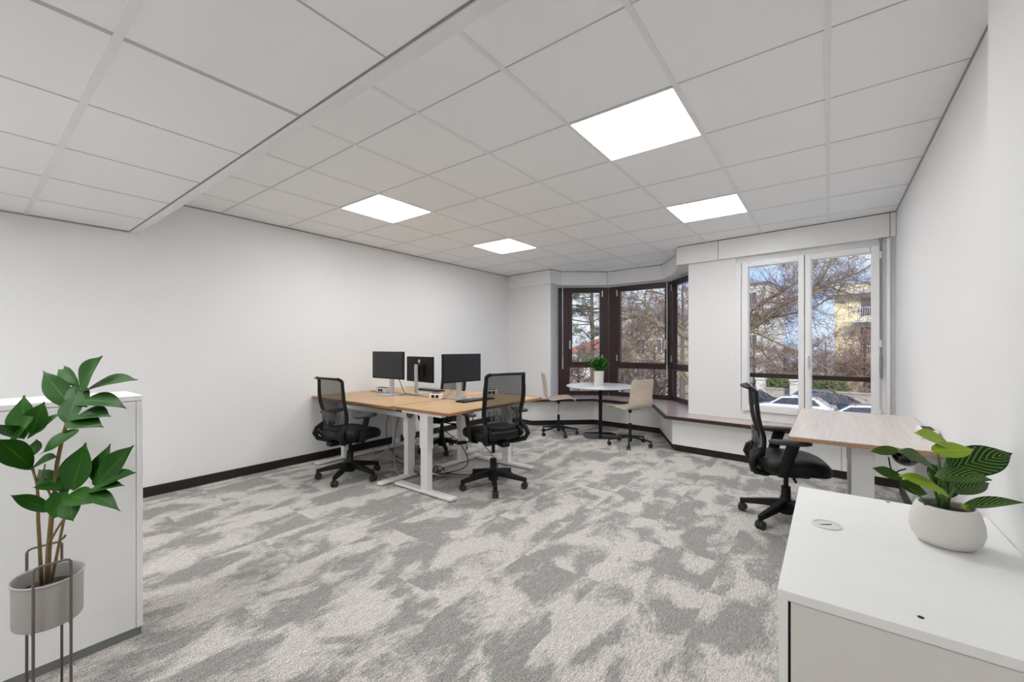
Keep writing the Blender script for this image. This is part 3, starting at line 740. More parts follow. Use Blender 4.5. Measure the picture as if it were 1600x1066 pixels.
def socket_box(label, loc, rz, w=.13, dk=True):
    t = thing('desk_socket_box', label, 'socket box', loc, rz, 'white desk socket boxes')
    m = MB(); m.prism([(-w/2, -.04), (w/2, -.04), (w/2, .04), (-w/2, .04)], 0, .055)
    m.build('housing', M['white'], t, bevel=.008)
    m = MB(); m.box(-w/2+.02, w/2-.02, -.028, .028, .054, .060)
    for x in (-.03, .015): m.box(x-.012, x+.022, -.0425, -.039, .012, .042)
    m.build('socket_face', M['black'], t, bevel=.003)
socket_box('small white and black socket box on the desk between the middle and right monitors', (-3.33, 3.07, ZD), R(30))
socket_box('white and black socket box beside the chair on the right of the oak desks', (-3.10, 3.72, ZD), R(35))
socket_box('low white socket strip on the desk left of the monitors, by the left wall', (-4.32, 3.12, ZD), R(0), .22)
# gap strip between the desks
m = MB(); m.box(-4.62, -3.25, 3.098, 3.147, .700, .712); tag(m.build('cable_channel', M['plinth'], bevel=.002), 'thin grey cable channel in the slot between the two oak desks along the left wall', 'cable channel')
# power box on right desk by the wall
t = thing('desk_socket_box', 'small white and black socket box on the pale desk against the right wall', 'socket box', (.462, 3.42, .757), R(90), None)
m = MB(); m.box(-.09, .09, -.035, .04, 0, .05); m.build('housing', M['white'], t, bevel=.008)
m = MB()
for x in (-.06, -.01, .04): m.box(x-.016, x+.02, -.022, .024, .049, .053)
m.build('socket_face', M['black'], t, bevel=.003)
# ------------------------------------------------------------------ cables
def cable(label, pts, r, m, grp='cables under the oak desks'):
    P = [Vector(p) for p in pts]; out = []
    for i in range(len(P)-1):
        a, b, c, d = P[max(0, i-1)], P[i], P[i+1], P[min(len(P)-1, i+2)]
        for q in range(6):
            f = q/6; out.append(.5*((2*b)+(-a+c)*f+(2*a-5*b+4*c-d)*f*f+(-a+3*b-3*c+d)*f**3))
    out.append(P[-1]); mb = MB(); mb.tube(out, r, 6); o = mb.build('cable', m, smooth=True); tag(o, label, 'cable', grp); return o
cable('thin black cable hanging left of the white desk leg behind the leftmost chair', [(-4.02, 3.10, .70), (-4.10, 3.02, .45), (-4.08, 3.0, .2), (-3.98, 3.05, .02), (-3.8, 3.1, .006)], .004, M['cable_b'])
cable('thin black cable hanging right of the far white desk leg', [(-3.80, 3.05, .70), (-3.86, 2.98, .45), (-3.88, 2.95, .22), (-3.80, 2.9, .05), (-3.65, 2.92, .006)], .004, M['cable_b'])
cable('black cable looping from the right desk down past the hidden chair', [(-3.15, 3.10, .70), (-3.2, 3.05, .45), (-3.15, 3.25, .25), (-3.0, 3.2, .06), (-3.1, 2.95, .008), (-3.3, 2.8, .008)], .005, M['cable_b'])
cable('black cable hanging under the turned desk in front of the chair on its right', [(-2.75, 3.0, .70), (-2.72, 3.02, .45), (-2.60, 3.15, .20), (-2.62, 3.2, .03), (-2.9, 3.05, .008), (-3.15, 2.95, .008)], .0045, M['cable_b'])
cable('white cable curving over the floor behind the leftmost chair', [(-3.3, 2.62, .008), (-3.55, 2.72, .01), (-3.75, 2.85, .10), (-3.9, 2.95, .18), (-4.1, 2.85, .03), (-4.2, 2.6, .008), (-4.0, 2.5, .008)], .004, M['cable_w'])
cable('reddish cable lying on the floor behind the nearest desk foot', [(-3.32, 2.5, .008), (-3.45, 2.52, .008), (-3.6, 2.58, .008), (-3.55, 2.68, .008), (-3.35, 2.62, .008)], .004, M['cable_r'])
rnd = random.Random(11)
for cn, mm, nn in (('black', 'cable_b', 22), ('grey', 'cable_g', 18), ('white', 'cable_w', 14)):
    c = Vector((-3.12, 2.82, 0)); pts = []; a = rnd.uniform(0, 6.28)
    for j in range(nn):
        a += 1.1+rnd.uniform(-.3, .4); r_ = rnd.uniform(.05, .21); pts.append((c.x+math.cos(a)*r_, c.y+math.sin(a)*r_*.8, .010+rnd.uniform(0, .12)))
    cable('%s cable coiled in the heap behind the nearest white desk leg' % cn, pts, .004, M[mm], 'tangled cables in the heap')
t = MB(); t.box(-.16, .16, -.025, .025, 0, .04); o = t.build('power_strip', M['white'], bevel=.005, loc=(-3.36, 2.95, .001)); o.rotation_euler = (0, 0, R(60)); tag(o, 'white power strip on the floor in the cable heap', 'power strip')
t = MB(); t.box(-.03, .03, -.02, .02, 0, .05); o = t.build('power_adapter', M['white'], bevel=.008, loc=(-3.92, 3.02, .20)); tag(o, 'white power adapter hanging from a white cable left of the desk leg', 'adapter')
for cn, mm, nn in (('black', 'cable_b', 26), ('grey', 'cable_g', 14)):
    pts = [(.333+rnd.uniform(-.045, .045), 3.07+rnd.uniform(0, .25), .665+rnd.uniform(0, .045)) for j in range(nn)]
    cable('%s cable bundled in the gutter under the pale desk' % cn, pts, .005, M[mm], 'cables in the gutter of the pale desk')
cable('black cable hanging in a small loop below the pale desk', [(.27, 3.17, .66), (.28, 3.18, .60), (.29, 3.16, .56), (.31, 3.18, .585), (.345, 3.2, .60)], .004, M['cable_b'], 'cables in the gutter of the pale desk')
cable('white monitor cable hanging beside the rightmost monitor stand', [(-3.18, 3.24, .98), (-3.23, 3.22, .90), (-3.24, 3.20, .80), (-3.26, 3.12, .742)], .004, M['cable_g'], 'cables on the oak desks')
cable('black cable hanging behind the leftmost monitor', [(-3.95, 3.0, .98), (-3.92, 3.05, .90), (-3.90, 3.08, .80), (-3.88, 3.115, .72)], .004, M['cable_b'], 'cables on the oak desks')
# ------------------------------------------------------------------ right cabinet in the foreground
cx0, cx1, cy0, cy1, cz = -.093, .418, 1.155, 2.05, .72
t = thing('storage_cabinet', 'white office cabinet in the right foreground carrying the striped-leaf plant', 'cabinet', (cx0, cy0, 0))
dx, dy = cx1-cx0, cy1-cy0
m = MB(); m.box(-.002, dx, -.004, dy, cz-.022, cz); m.build('cabinet_top', M['cabinet'], t, bevel=.0015)
m = MB(); m.box(0, .018, 0, dy-.002, .02, cz-.0235); m.build('side_panel', M['cabinet'], t, bevel=.001)
m = MB(); m.box(dx-.018, dx, 0, dy-.002, .02, cz-.0235); m.build('side_panel', M['cabinet'], t, bevel=.001)
m = MB(); m.box(.0235, dx-.020, .002, .020, .03, cz-.0255); m.build('front_panel', M['cabfront'], t, bevel=.001)
m = MB(); m.box(.018, dx-.018, .022, dy-.004, .03, cz-.03); m.build('inner_body', M['gap'], t)
m = MB(); m.box(.01, dx-.01, .02, dy-.02, 0, .03); m.build('plinth', M['plinth'], t)
gx, gy = -.005-cx0, 1.655-cy0
m = MB(); m.lathe([(.01, cz), (.039, cz), (.041, cz+.002), (.038, cz+.004), (.033, cz+.0035), (.032, cz+.0015), (.01, cz+.0015)], 36, Matrix.Translation((gx, gy, 0)))
gr = m.build('cable_grommet', mat('grommet_grey', (.68, .68, .67), .4), t, smooth='auto')
m = MB(); Tg = Matrix.Translation((gx, gy, cz)) @ Matrix.Rotation(R(37), 4, 'Z')
m.box(-.014, -.009, -.003, .003, .0012, .0022, Tg); m.box(-.006, .0, -.004, .004, .0012, .0022, Tg); m.box(.003, .009, -.004, .004, .0012, .0022, Tg); m.box(.011, .016, -.003, .003, .0012, .0022, Tg); m.box(-.022, -.017, -.001, .001, .0012, .0022, Tg)
m.build('grommet_imprint', M['black'], gr)
for (x, y) in ((.153, 1.207), (.172, 2.032)):
    m = MB(); m.lathe([(.001, cz), (.0055, cz), (.0055, cz+.0008), (.001, cz+.0008)], 16, Matrix.Translation((x-cx0, y-cy0, 0))); m.build('screw_cap', M['black'], t)
# calathea plant
PX, PY = .268, 1.705
t = thing('potted_plant', 'striped-leaf green plant in a rounded white pot on the white cabinet', 'plant', (PX, PY, cz))
m = MB(); m.lathe([(.02, 0), (.050, 0), (.060, .005), (.073, .022), (.0785, .044), (.077, .070), (.069, .098), (.062, .111), (.058, .112), (.056, .108), (.062, .09), (.05, .085), (.01, .085)], 48, closed=False); m.build('pot', M['pot'], t, smooth='auto')
m = MB(); m.lathe([(.060, .092), (.04, .096), (.01, .098)], 24); m.build('soil', M['soil'], t, smooth=True)
O = Vector((PX, PY, cz))
def q8(x, y, d): return W_(1340+x/4.846, 660+y/4.846, d)-O
c_, s_ = math.cos(YAW), math.sin(YAW); FW = Vector((-s_, c_, 0)); RT = Vector((c_, s_, 0)); UP = Vector((0, 0, 1))
ms = MB(); D0 = 1.215
for pts, r_ in (([(640, 700, D0), (640, 600, D0), (650, 500, D0)], [.010, .011, .007]), ([(650, 690, D0), (690, 560, D0), (720, 440, D0)], [.007, .006, .004]),
                ([(640, 690, D0), (600, 560, D0), (560, 440, 1.19), (540, 380, 1.19)], [.006, .004, .003, .003]), ([(660, 500, D0), (650, 380, D0), (680, 250, 1.20)], [.006, .004, .003]),
                ([(620, 500, 1.23), (625, 380, 1.24), (600, 190, 1.25)], [.005, .004, .003]), ([(530, 650, 1.2), (480, 570, 1.19), (400, 500, 1.18)], [.003, .0025, .002]),
                ([(740, 700, D0), (790, 660, D0), (830, 640, 1.20)], [.003, .003, .002]), ([(680, 650, 1.2), (700, 560, 1.19), (740, 500, 1.18)], [.004, .003, .002])):
    ms.tube([q8(*p) for p in pts], r_, 7)
ms.build('stems', M['gstem'], t, smooth=True)
ml = MB()
def lf(mb, x0, y0, d0, x1, y1, d1, w, nrm, arch=.1, fold=.15):
    a, b = q8(x0, y0, d0), q8(x1, y1, d1); mb.leaf(a, b, 1.22*w/4.846/F*(d0+d1)/2, nrm, arch, fold, 16, 8, .55)
lf(ml, 690, 350, 1.24, 1175, 235, 1.20, 190, -FW*.75+UP*.65, .10, .1)
lf(ml, 580, 405, 1.20, 1020, 440, 1.13, 150, -FW*.55+UP*.8, .16, .12)
lf(ml, 690, 520, 1.22, 1002, 462, 1.25, 100, -FW*.7+UP*.6, .08)
lf(ml, 600, 390, 1.19, 285, 225, 1.14, 130, -FW*.6+UP*.7, .20, .1)
lf(ml, 310, 212, 1.24, 92, 222, 1.26, 60, -FW*.8+UP*.5, .05)
lf(ml, 340, 430, 1.17, 105, 345, 1.19, 80, -FW*.7+UP*.6, .04)
lf(ml, 310, 460, 1.20, 530, 545, 1.20, 85, -FW*.7+UP*.4, .08)
lf(ml, 800, 640, 1.19, 1265, 608, 1.12, 105, -FW*.4+UP*.9, .06, .3)
lf(ml, 620, 480, 1.24, 540, 300, 1.26, 110, -FW*.8+UP*.3, .05)
lf(ml, 650, 560, 1.23, 760, 380, 1.25, 110, -FW*.8+UP*.3, .05)
ml.build('foliage', M['leaf_cal'], t, smooth=True)
ml = MB()
lf(ml, 700, 185, 1.22, 420, 80, 1.19, 120, -FW*.7+UP*.7, .12)
lf(ml, 560, 215, 1.17, 885, 208, 1.20, 105, -FW*.8+UP*.6, .03, .05)
lf(ml, 690, 555, 1.18, 295, 405, 1.13, 120, -FW*.6+UP*.8, .12, .05)
lf(ml, 770, 640, 1.19, 905, 658, 1.17, 36, -FW*.6+UP*.8, .05)
ml.build('young_foliage', M['leaf_lime'], t, smooth=True)
M['cabinet2'] = mat('white_laminate_lightened', (.92, .92, .91), .5)  # lighter copy of the white laminate, making up for weak light on this cabinet
# ------------------------------------------------------------------ left low cabinet
t = thing('low_cabinet', 'white shoulder-high storage cabinet behind the tall plant at the left edge', 'cabinet', (-2.45, .50, 0))
H1 = 1.066
m = MB(); m.box(-.30, 0, -2.2, 0, H1-.022, H1); m.build('cabinet_top', M['cabinet2'], t, bevel=.0015)
m = MB(); m.box(-.298, 0, -.022, 0, .036, H1-.0235); m.build('side_panel', M['cabinet2'], t, bevel=.001)
m = MB(); m.box(-.298, 0, -2.2, -2.178, .036, H1-.0235); m.build('side_panel', M['cabinet2'], t, bevel=.001)
m = MB(); m.box(-.29, -.001, -1.10, -.0232, .037, H1-.0245); m.build('front_panel', M['cabinet2'], t, bevel=.0015)
m = MB(); m.box(-.29, -.001, -2.176, -1.1025, .037, H1-.0245); m.build('front_panel', M['cabinet2'], t, bevel=.0015)
m = MB(); m.box(-.28, -.004, -2.18, -.004, 0, .036); m.build('plinth', M['plinth'], t)
# ------------------------------------------------------------------ tall plant in wire stand
QX, QY = -2.185, .192
t = thing('plant_stand', 'tall thin taupe wire stand holding the grey planter at the left edge', 'plant stand', (QX, QY, 0))
m = MB()
for s in (-1, 1):
    x = s*.106
    m.tube([(x, -.043, .006), (x, -.043, .545), (x, -.038, .553), (x, -.03, .556), (x, .03, .556), (x, .038, .553), (x, .043, .545), (x, .043, .006)], .004, 8)
for y in (-.043, .043): m.tube([(-.106, y, .335-.008), (.106, y, .335-.008)], .003, 6)
m.build('wire_frame', M['wire'], t, smooth=True)
m = MB(); ring = [(math.cos(a)*.115, math.sin(a)*.08, .006) for a in [2*PI*i/32 for i in range(33)]]; m.tube(ring, .004, 6); m.build('foot_ring', M['wire'], t, smooth=True)
t = thing('potted_plant', 'tall broad-leaved green plant in a grey metal planter at the left edge', 'plant', (QX, QY, .332))
m = MB(); m.lathe([(.01, 0), (.098, 0), (.100, .004), (.101, .143), (.105, .146), (.106, .151), (.103, .154), (.099, .150), (.097, .10), (.01, .098)], 48, None, .98, .86, closed=False); m.build('planter', M['planter'], t, smooth='auto')
m = MB(); m.lathe([(.098, .10), (.06, .108), (.01, .11)], 24, None, .98, .86); m.build('soil', M['soil'], t, smooth=True)
O5 = Vector((QX, QY, .332)); D5 = 1.475
def q5(x, y, d=D5): return W_(x/4.1, 540+y/4.1, d)-O5
def q6(x, y, d=D5): return W_(x/3.727, 780+y/3.727, d)-O5
ms = MB()
ms.tube([q6(242, 500), q6(232, 300), q6(222, 120), q6(222, 0), q5(238, 900), q5(212, 790, 1.46)], [.0055, .0052, .005, .0045, .004, .003], 8)
ms.tube([q6(275, 490), q6(283, 300), q6(300, 100), q5(345, 1000), q5(365, 760), q5(405, 570), q5(455, 410), q5(512, 295)], [.008, .0075, .007, .0065, .006, .0055, .005, .004], 8)
ms.tube([q6(298, 480, 1.46), q6(330, 330, 1.45), q6(352, 220, 1.44), q6(372, 120, 1.43), q5(430, 980, 1.42)], [.005, .0045, .004, .004, .003], 8)
ms.tube([q6(285, 260, 1.46), q6(330, 180, 1.45), q6(400, 70, 1.44), q5(520, 968, 1.42)], [.004, .0035, .003, .0025], 6)
ms.tube([q6(340, 250, 1.46), q6(372, 225, 1.45), q6(380, 212, 1.45)], [.003, .003, .004], 6)
ms.tube([q5(345, 1000), q5(270, 850), q5(290, 760)], [.004, .003, .002], 6)
ms.tube([q5(238, 900), q5(218, 830), q5(200, 780, 1.46)], [.003, .003, .002], 6)
ms.build('stems', M['stem'], t, smooth=True)
LV = [ # base x,y,d  tip x,y,d  width  normal(fw,up,rt) arch
 (515, 290, 1.46, 655, 66, 1.44, 155, (.9, .3, -.3), .08), (545, 285, 1.47, 885, 220, 1.40, 118, (.6, .9, 0), .10), (500, 370, 1.45, 815, 405, 1.36, 112, (.6, .9, .1), .18),
 (470, 460, 1.44, 712, 455, 1.34, 118, (.6, .9, .1), .10), (440, 480, 1.42, 668, 525, 1.33, 110, (.7, .7, .1), .12), (462, 400, 1.47, 275, 160, 1.50, 100, (.9, .5, .3), .06),
 (505, 260, 1.50, 372, 152, 1.60, 60, (.8, .6, 0), .1), (500, 250, 1.48, 410, 128, 1.55, 52, (.9, .3, 0), .1), (495, 310, 1.47, 430, 520, 1.40, 110, (.95, .1, .2), .05), (520, 280, 1.48, 560, 400, 1.42, 90, (.9, .3, 0), .05),
 (505, 540, 1.48, 262, 695, 1.42, 120, (.8, .6, -.3), .05), (480, 250, 1.5, 470, 380, 1.45, 80, (.9, .3, 0), .05),
 (160, 590, 1.47, 155, 318, 1.50, 155, (.98, .1, 0), .05), (205, 570, 1.47, 285, 358, 1.48, 110, (.9, .2, .3), .08), (150, 600, 1.45, -25, 505, 1.36, 95, (.6, .9, 0), .1),
 (70, 590, 1.42, 225, 455, 1.41, 120, (.9, .4, -.2), .04), (170, 600, 1.47, 405, 425, 1.50, 62, (.7, .8, .2), .10), (205, 780, 1.44, -15, 598, 1.34, 120, (.6, .8, -.1), .12),
 (205, 795, 1.46, -15, 685, 1.42, 62, (.6, .8, 0), .1), (200, 785, 1.46, 372, 712, 1.42, 85, (.7, .8, .1), .1), (225, 700, 1.47, 235, 600, 1.49, 85, (.95, .1, 0), .05), (195, 780, 1.45, 60, 640, 1.40, 70, (.6, .8, 0), .1),
 (470, 930, 1.43, 550, 622, 1.47, 165, (.97, .2, 0), .04), (430, 950, 1.46, 415, 790, 1.50, 80, (.9, .3, 0), .06), (610, 880, 1.44, 708, 630, 1.50, 125, (.95, .1, -.2), .06),
 (625, 890, 1.42, 860, 638, 1.40, 120, (.9, .4, .2), .06), (640, 895, 1.42, 875, 815, 1.36, 90, (.7, .8, .1), .10), (560, 935, 1.43, 800, 898, 1.35, 80, (.6, .9, .1), .10), (590, 870, 1.45, 700, 810, 1.44, 90, (.9, .4, 0), .05),
 (560, 950, 1.43, 775, 1065, 1.32, 80, (.6, .9, .1), .22), (405, 915, 1.45, 205, 910, 1.40, 62, (.6, .9, 0), .15), (385, 920, 1.47, 245, 793, 1.50, 80, (.8, .6, .2), .1),
 (335, 1060, 1.46, 60, 958, 1.38, 75, (.7, .8, 0), .08), (430, 940, 1.44, 330, 1120, 1.42, 130, (.95, .3, 0), .1), (430, 960, 1.43, 620, 1010, 1.36, 110, (.7, .8, 0), .1), (450, 960, 1.43, 470, 1130, 1.38, 110, (.95, .3, .2), .08), (400, 960, 1.45, 300, 1000, 1.45, 60, (.9, .4, .2), .08),
]
ml = MB()
for (x0, y0, d0, x1, y1, d1, w, nn, ar) in LV:
    n = -FW*nn[0]+UP*nn[1]+RT*nn[2]
    ml.leaf(q5(x0, y0, d0), q5(x1, y1, d1), 1.25*w/4.1/F*(d0+d1)/2, n, ar, .16, 14, 6, .75)
ml.build('foliage', M['leaf'], t, smooth=True)
# wall socket on left? none visible

# ------------------------------------------------------------------ outside: street, houses, trees, cars
ZG = -3.2
def row_d(px, row):     # forward distance where the line of sight at px meets the street row
    u = (px-800)/F; c, s_ = math.cos(YAW), math.sin(YAW); rx, ry = -s_+c*u, c+s_*u
    return row/(ry+.109*rx)
def ground_at(px, d): p = W_(px, HOR, d); return Vector((p.x, p.y, ZG))
struct(tag(MB().prism([(-90, 8.2), (60, 8.2), (60, 130), (-90, 130)], ZG-.2, ZG).build('ground', M['ground'])))
MINR = .003
SA = R(-6.2)      # street direction, along the facade
def grow(mb, p, d, L, r, lvl, rnd, droop=0.0, spread=.6, kids=(3, 4)):
    n = 4; pts = [p.copy()]; rs = [r]; q = p.copy(); dd = d.normalized()
    for i in range(n):
        dd = (dd+Vector((rnd.uniform(-1, 1), rnd.uniform(-1, 1), rnd.uniform(-1, 1)))*.16+Vector((0, 0, -droop*.2))).normalized()
        q = q+dd*L/n; pts.append(q.copy()); rs.append(max(MINR, r*(1-.62*(i+1)/n)))
    mb.tube(pts, rs, 6 if r > .03 else (4 if r > .012 else 3), cap=False)
    if lvl <= 0: return
    for k in range(rnd.randint(*kids)):
        f = rnd.uniform(.3, 1.0); i = min(n-1, int(f*n)); b = pts[i].lerp(pts[i+1], f*n-i)
        ax = Vector((rnd.uniform(-1, 1), rnd.uniform(-1, 1), rnd.uniform(-.5, 1))).normalized()
        nd = (dd*(1-spread)+ax*spread*1.15).normalized()
        grow(mb, b, nd, L*rnd.uniform(.5, .75), rs[i]*rnd.uniform(.45, .68), lvl-1, rnd, droop, spread, kids)
def limb(mb, mt, pts, r0, r1, rnd, twl=3, step=2, L=.9, droop=.2):
    P = [Vector(p) for p in pts]; out = []
    for i in range(len(P)-1):
        a, b, c, d = P[max(0, i-1)], P[i], P[i+1], P[min(len(P)-1, i+2)]
        for q in range(5):
            f = q/5; out.append(.5*((2*b)+(-a+c)*f+(2*a-5*b+4*c-d)*f*f+(-a+3*b-3*c+d)*f**3)+Vector((rnd.uniform(-1, 1), rnd.uniform(-1, 1), rnd.uniform(-1, 1)))*r0*.35)
    out.append(P[-1]); n = len(out); rs = [r0+(r1-r0)*i/(n-1) for i in range(n)]
    mb.tube(out, rs, 8)
    for i in range(2, n, step):
        t = (out[i]-out[i-1]).normalized(); ax = Vector((rnd.uniform(-1, 1), rnd.uniform(-.7, .7), rnd.uniform(-1, 1))).normalized()
        grow(mt, out[i], t*.45+ax*.8, L*rnd.uniform(.6, 1.3), max(.008, rs[i]*.35), twl, rnd, droop)
def b1(x, y, d): return W_(1160+x/7.614, 390+y/7.614, d)
def b2(x, y, d): return W_(1160+x/7.614, 520+y/7.614, d)
def b3(x, y, d): return W_(890+x/6.27, 450+y/6.27, d)
rnd = random.Random(3)
t = thing('bare_tree', 'large bare tree with thick mossy limbs crossing the white-framed window', 'tree', ground_at(1120, 10.2))
O_ = t.location
ma = MB(); mt_ = MB(); D = 9.5
tr = [ground_at(1120, 10.2), W_(1118, 800, 10.2), W_(1112, 650, 10.1), W_(1122, 570, 9.8), b1(20, 1010, 9.6)]
ma.tube(tr, [.22, .20, .17, .13, .09], 10)
def LM(pts, r0, r1, **k): limb(ma, mt_, [p for p in pts], r0, r1, rnd, **k)
LM([tr[-1], b1(100, 950, D), b1(240, 770, D), b1(440, 680, D), b1(650, 575, 9.7), b1(830, 520, 9.9), b1(1010, 430, 10), b1(1280, 320, 10.2), b1(1520, 190, 10.4), b1(1750, 120, 10.5)], .060, .020, L=.8, step=1)
LM([b1(100, 960, D), b1(220, 860, 9.3), b1(330, 780, 9.3), b1(480, 700, 9.2), b1(660, 625, 9.1), b1(900, 500, 9.0), b1(1200, 400, 9)], .040, .012, L=.7)
LM([b1(130, 930, D), b1(300, 830, 9.6), b1(430, 790, 9.7), b1(650, 755, 9.8), b1(830, 700, 9.9), b1(1000, 600, 10), b1(1100, 560, 10)], .035, .012, L=.7)
LM([tr[3], b1(0, 820, 10), b1(100, 740, 10), b1(230, 640, 10), b1(420, 530, 10), b1(650, 385, 10), b1(830, 250, 10.1), b1(900, 120, 10.2)], .042, .020, L=.8)
LM([b1(830, 470, 9.9), b1(950, 340, 10), b1(1010, 230, 10), b1(1060, 120, 10), b1(1120, 20, 10)], .035, .018, L=.7)
LM([tr[3], b2(90, 0, 9), b2(150, 0, 9), b2(400, 110, 8.8), b2(650, 220, 8.6), b2(830, 320, 8.5), b2(920, 390, 8.4), b2(1180, 510, 8.3)], .028, .010, L=.7, droop=.5)
LM([tr[2], b2(60, 170, 9.5), b2(330, 330, 9.3), b2(500, 470, 9.2)], .022, .008, L=.6, droop=.5)
LM([b1(1010, 430, 10), b1(1250, 520, 10), b1(1520, 560, 10)], .018, .008, L=.7, step=1)
LM([tr[3], W_(1085, 535, 10.3), b3(1003, 390, 10.6), b3(880, 370, 10.7), b3(770, 290, 10.8), b3(660, 275, 11), b3(560, 300, 11.2), b3(480, 330, 11.3)], .085, .018, L=.8)
LM([b3(770, 290, 10.8), b3(750, 200, 10.8), b3(730, 120, 10.8), b3(760, 0, 10.8)], .05, .02, L=.8)
LM([b3(660, 280, 11), b3(600, 240, 11), b3(500, 228, 11), b3(400, 240, 11)], .028, .012, L=.7)
LM([b3(830, 350, 10.7), b3(700, 370, 10.6), b3(600, 440, 10.5), b3(540, 520, 10.4)], .03, .01, L=.6)
LM([tr[2], b3(1000, 660, 10.3), b3(880, 640, 10.3), b3(700, 595, 10.4), b3(510, 600, 10.5)], .035, .012, L=.6)
LM([tr[2], b3(1000, 740, 10.3), b3(830, 712, 10.3), b3(600, 700, 10.3), b3(480, 730, 10.3)], .03, .012, L=.6)
LM([b3(820, 400, 10.7), b3(760, 500, 10.7), b3(690, 580, 10.6)], .02, .008, L=.5)
LM([b3(730, 130, 10.8), b3(640, 110, 10.9), b3(500, 95, 11)], .022, .008, L=.6)
LM([b3(760, 30, 10.8), b3(850, 40, 10.6), b3(1000, 90, 10.4)], .03, .012, L=.6)
for mm in (ma, mt_): mm.v = [(v[0]-O_.x, v[1]-O_.y, v[2]-O_.z) for v in mm.v]
ma.build('trunk_and_limbs', M['moss'], t, smooth=True); mt_.build('twigs', M['twig'], t, smooth=True)
def bare_tree(px, d, h, label, m, seed, trunk=.16, lean=0, lv=5, bushy=False):
    rnd = random.Random(seed); g = ground_at(px, d); t = thing('bare_tree', label, 'tree', g, group='bare trees along the street')
    ma = MB(); mt_ = MB(); z0 = h*(.12 if bushy else .35)
    pts = [Vector((0, 0, 0)), Vector((lean*.3, 0, z0*.5)), Vector((lean, 0, z0)), Vector((lean*1.3, .1, h*(.45 if bushy else .62))), Vector((lean*1.2, 0, h*(.62 if bushy else .9)))]
    ma.tube(pts, [trunk, trunk*.85, trunk*.7, trunk*.4, trunk*.12], 8); ma.build('trunk', M['bark'], t, smooth=True)
    for i in range(15 if bushy else 11):
        f = rnd.uniform(0, 1); b = pts[2].lerp(pts[4], f) if not bushy else pts[0].lerp(pts[3], .1+.9*f)
        a = rnd.uniform(0, 2*PI); e = rnd.uniform(.25, 1.0)
        grow(mt_, b, Vector((math.cos(a), math.sin(a), e)), h*rnd.uniform(.22, .36)*(1.1-.5*f), trunk*.34*(1-.5*f), lv-1, rnd, .15, .6, (3, 4))
    mt_.build('twigs', m, t, smooth=True)
MINR = .011
bare_tree(1290, row_d(1290, 41.5), 8.3, 'reddish bare bushy tree in front of the cream building, left half of the right pane', M['twig2'], 21, .15, bushy=True)
bare_tree(1352, row_d(1352, 41.5), 9.6, 'reddish bare bushy tree in the upper right of the white-framed window', M['twig2'], 22, .15, bushy=True)
bare_tree(1225, row_d(1225, 42.5), 7.8, 'pale bare bushy tree above the green hedge in the left pane', M['twig'], 23, .15, bushy=True)
bare_tree(1178, row_d(1178, 42.5), 8.6, 'pale bare tree at the left edge of the white-framed window', M['twig'], 24, .15, bushy=True)
bare_tree(1022, 27, 8.0, 'bare brown bushy tree low in the middle bay window, right side', M['twig'], 25, .17, bushy=True)
bare_tree(972, 27, 7.4, 'bare brown bushy tree low in the middle bay window, left side', M['twig'], 26, .17, bushy=True)
bare_tree(903, 26, 7.4, 'bare brown tree low in the left bay window', M['twig'], 27, .17, bushy=True)
bare_tree(1066, 20, 9.5, 'bare tree seen through the narrow right bay window', M['twig'], 28, .15)
bare_tree(945, 34, 9.5, 'taller bare tree behind the pine in the left bay window', M['twig'], 29, .18)
# pine in the left bay window
rnd = random.Random(8); g = ground_at(924, 14); t = thing('pine_tree', 'tall pine with a straight grey trunk and dark needle clumps in the left bay window', 'tree', g)
ma = MB(); H_ = 9.6; ma.tube([(0, 0, 0), (.05, 0, 4), (0, 0, 7), (0, 0, H_)], [.08, .06, .05, .02], 10)
mn = MB()
for i in range(64):
    z = rnd.uniform(4.1, H_-.2); a = rnd.uniform(0, 2*PI); L = rnd.uniform(.8, 2.6)*(1.15-.5*(z-4)/(H_-4)); p = Vector((0, 0, z)); e = rnd.uniform(-.25, .35)
    q = p+Vector((math.cos(a), math.sin(a), e))*L; md = (p+q)/2+Vector((0, 0, .12)); ma.tube([p, md, q], [.022, .014, .006], 5)
    for j in range(9):
        f = rnd.uniform(.35, 1.05); c = p.lerp(q, f)+Vector((rnd.gauss(0, .12), rnd.gauss(0, .12), rnd.gauss(0, .07)))
        for k in range(26):
            d = Vector((rnd.gauss(0, 1), rnd.gauss(0, 1), rnd.gauss(.3, .5))).normalized(); s_d = d.orthogonal().normalized()*.009; l = rnd.uniform(.09, .17)
            o0 = c+Vector((rnd.gauss(0, .06), rnd.gauss(0, .06), rnd.gauss(0, .03))); mn.add([o0-s_d, o0+s_d, o0+d*l], [(0, 1, 2)])
ma.build('trunk_and_branches', M['bark'], t, smooth=True); mn.build('foliage', M['needle'], t)
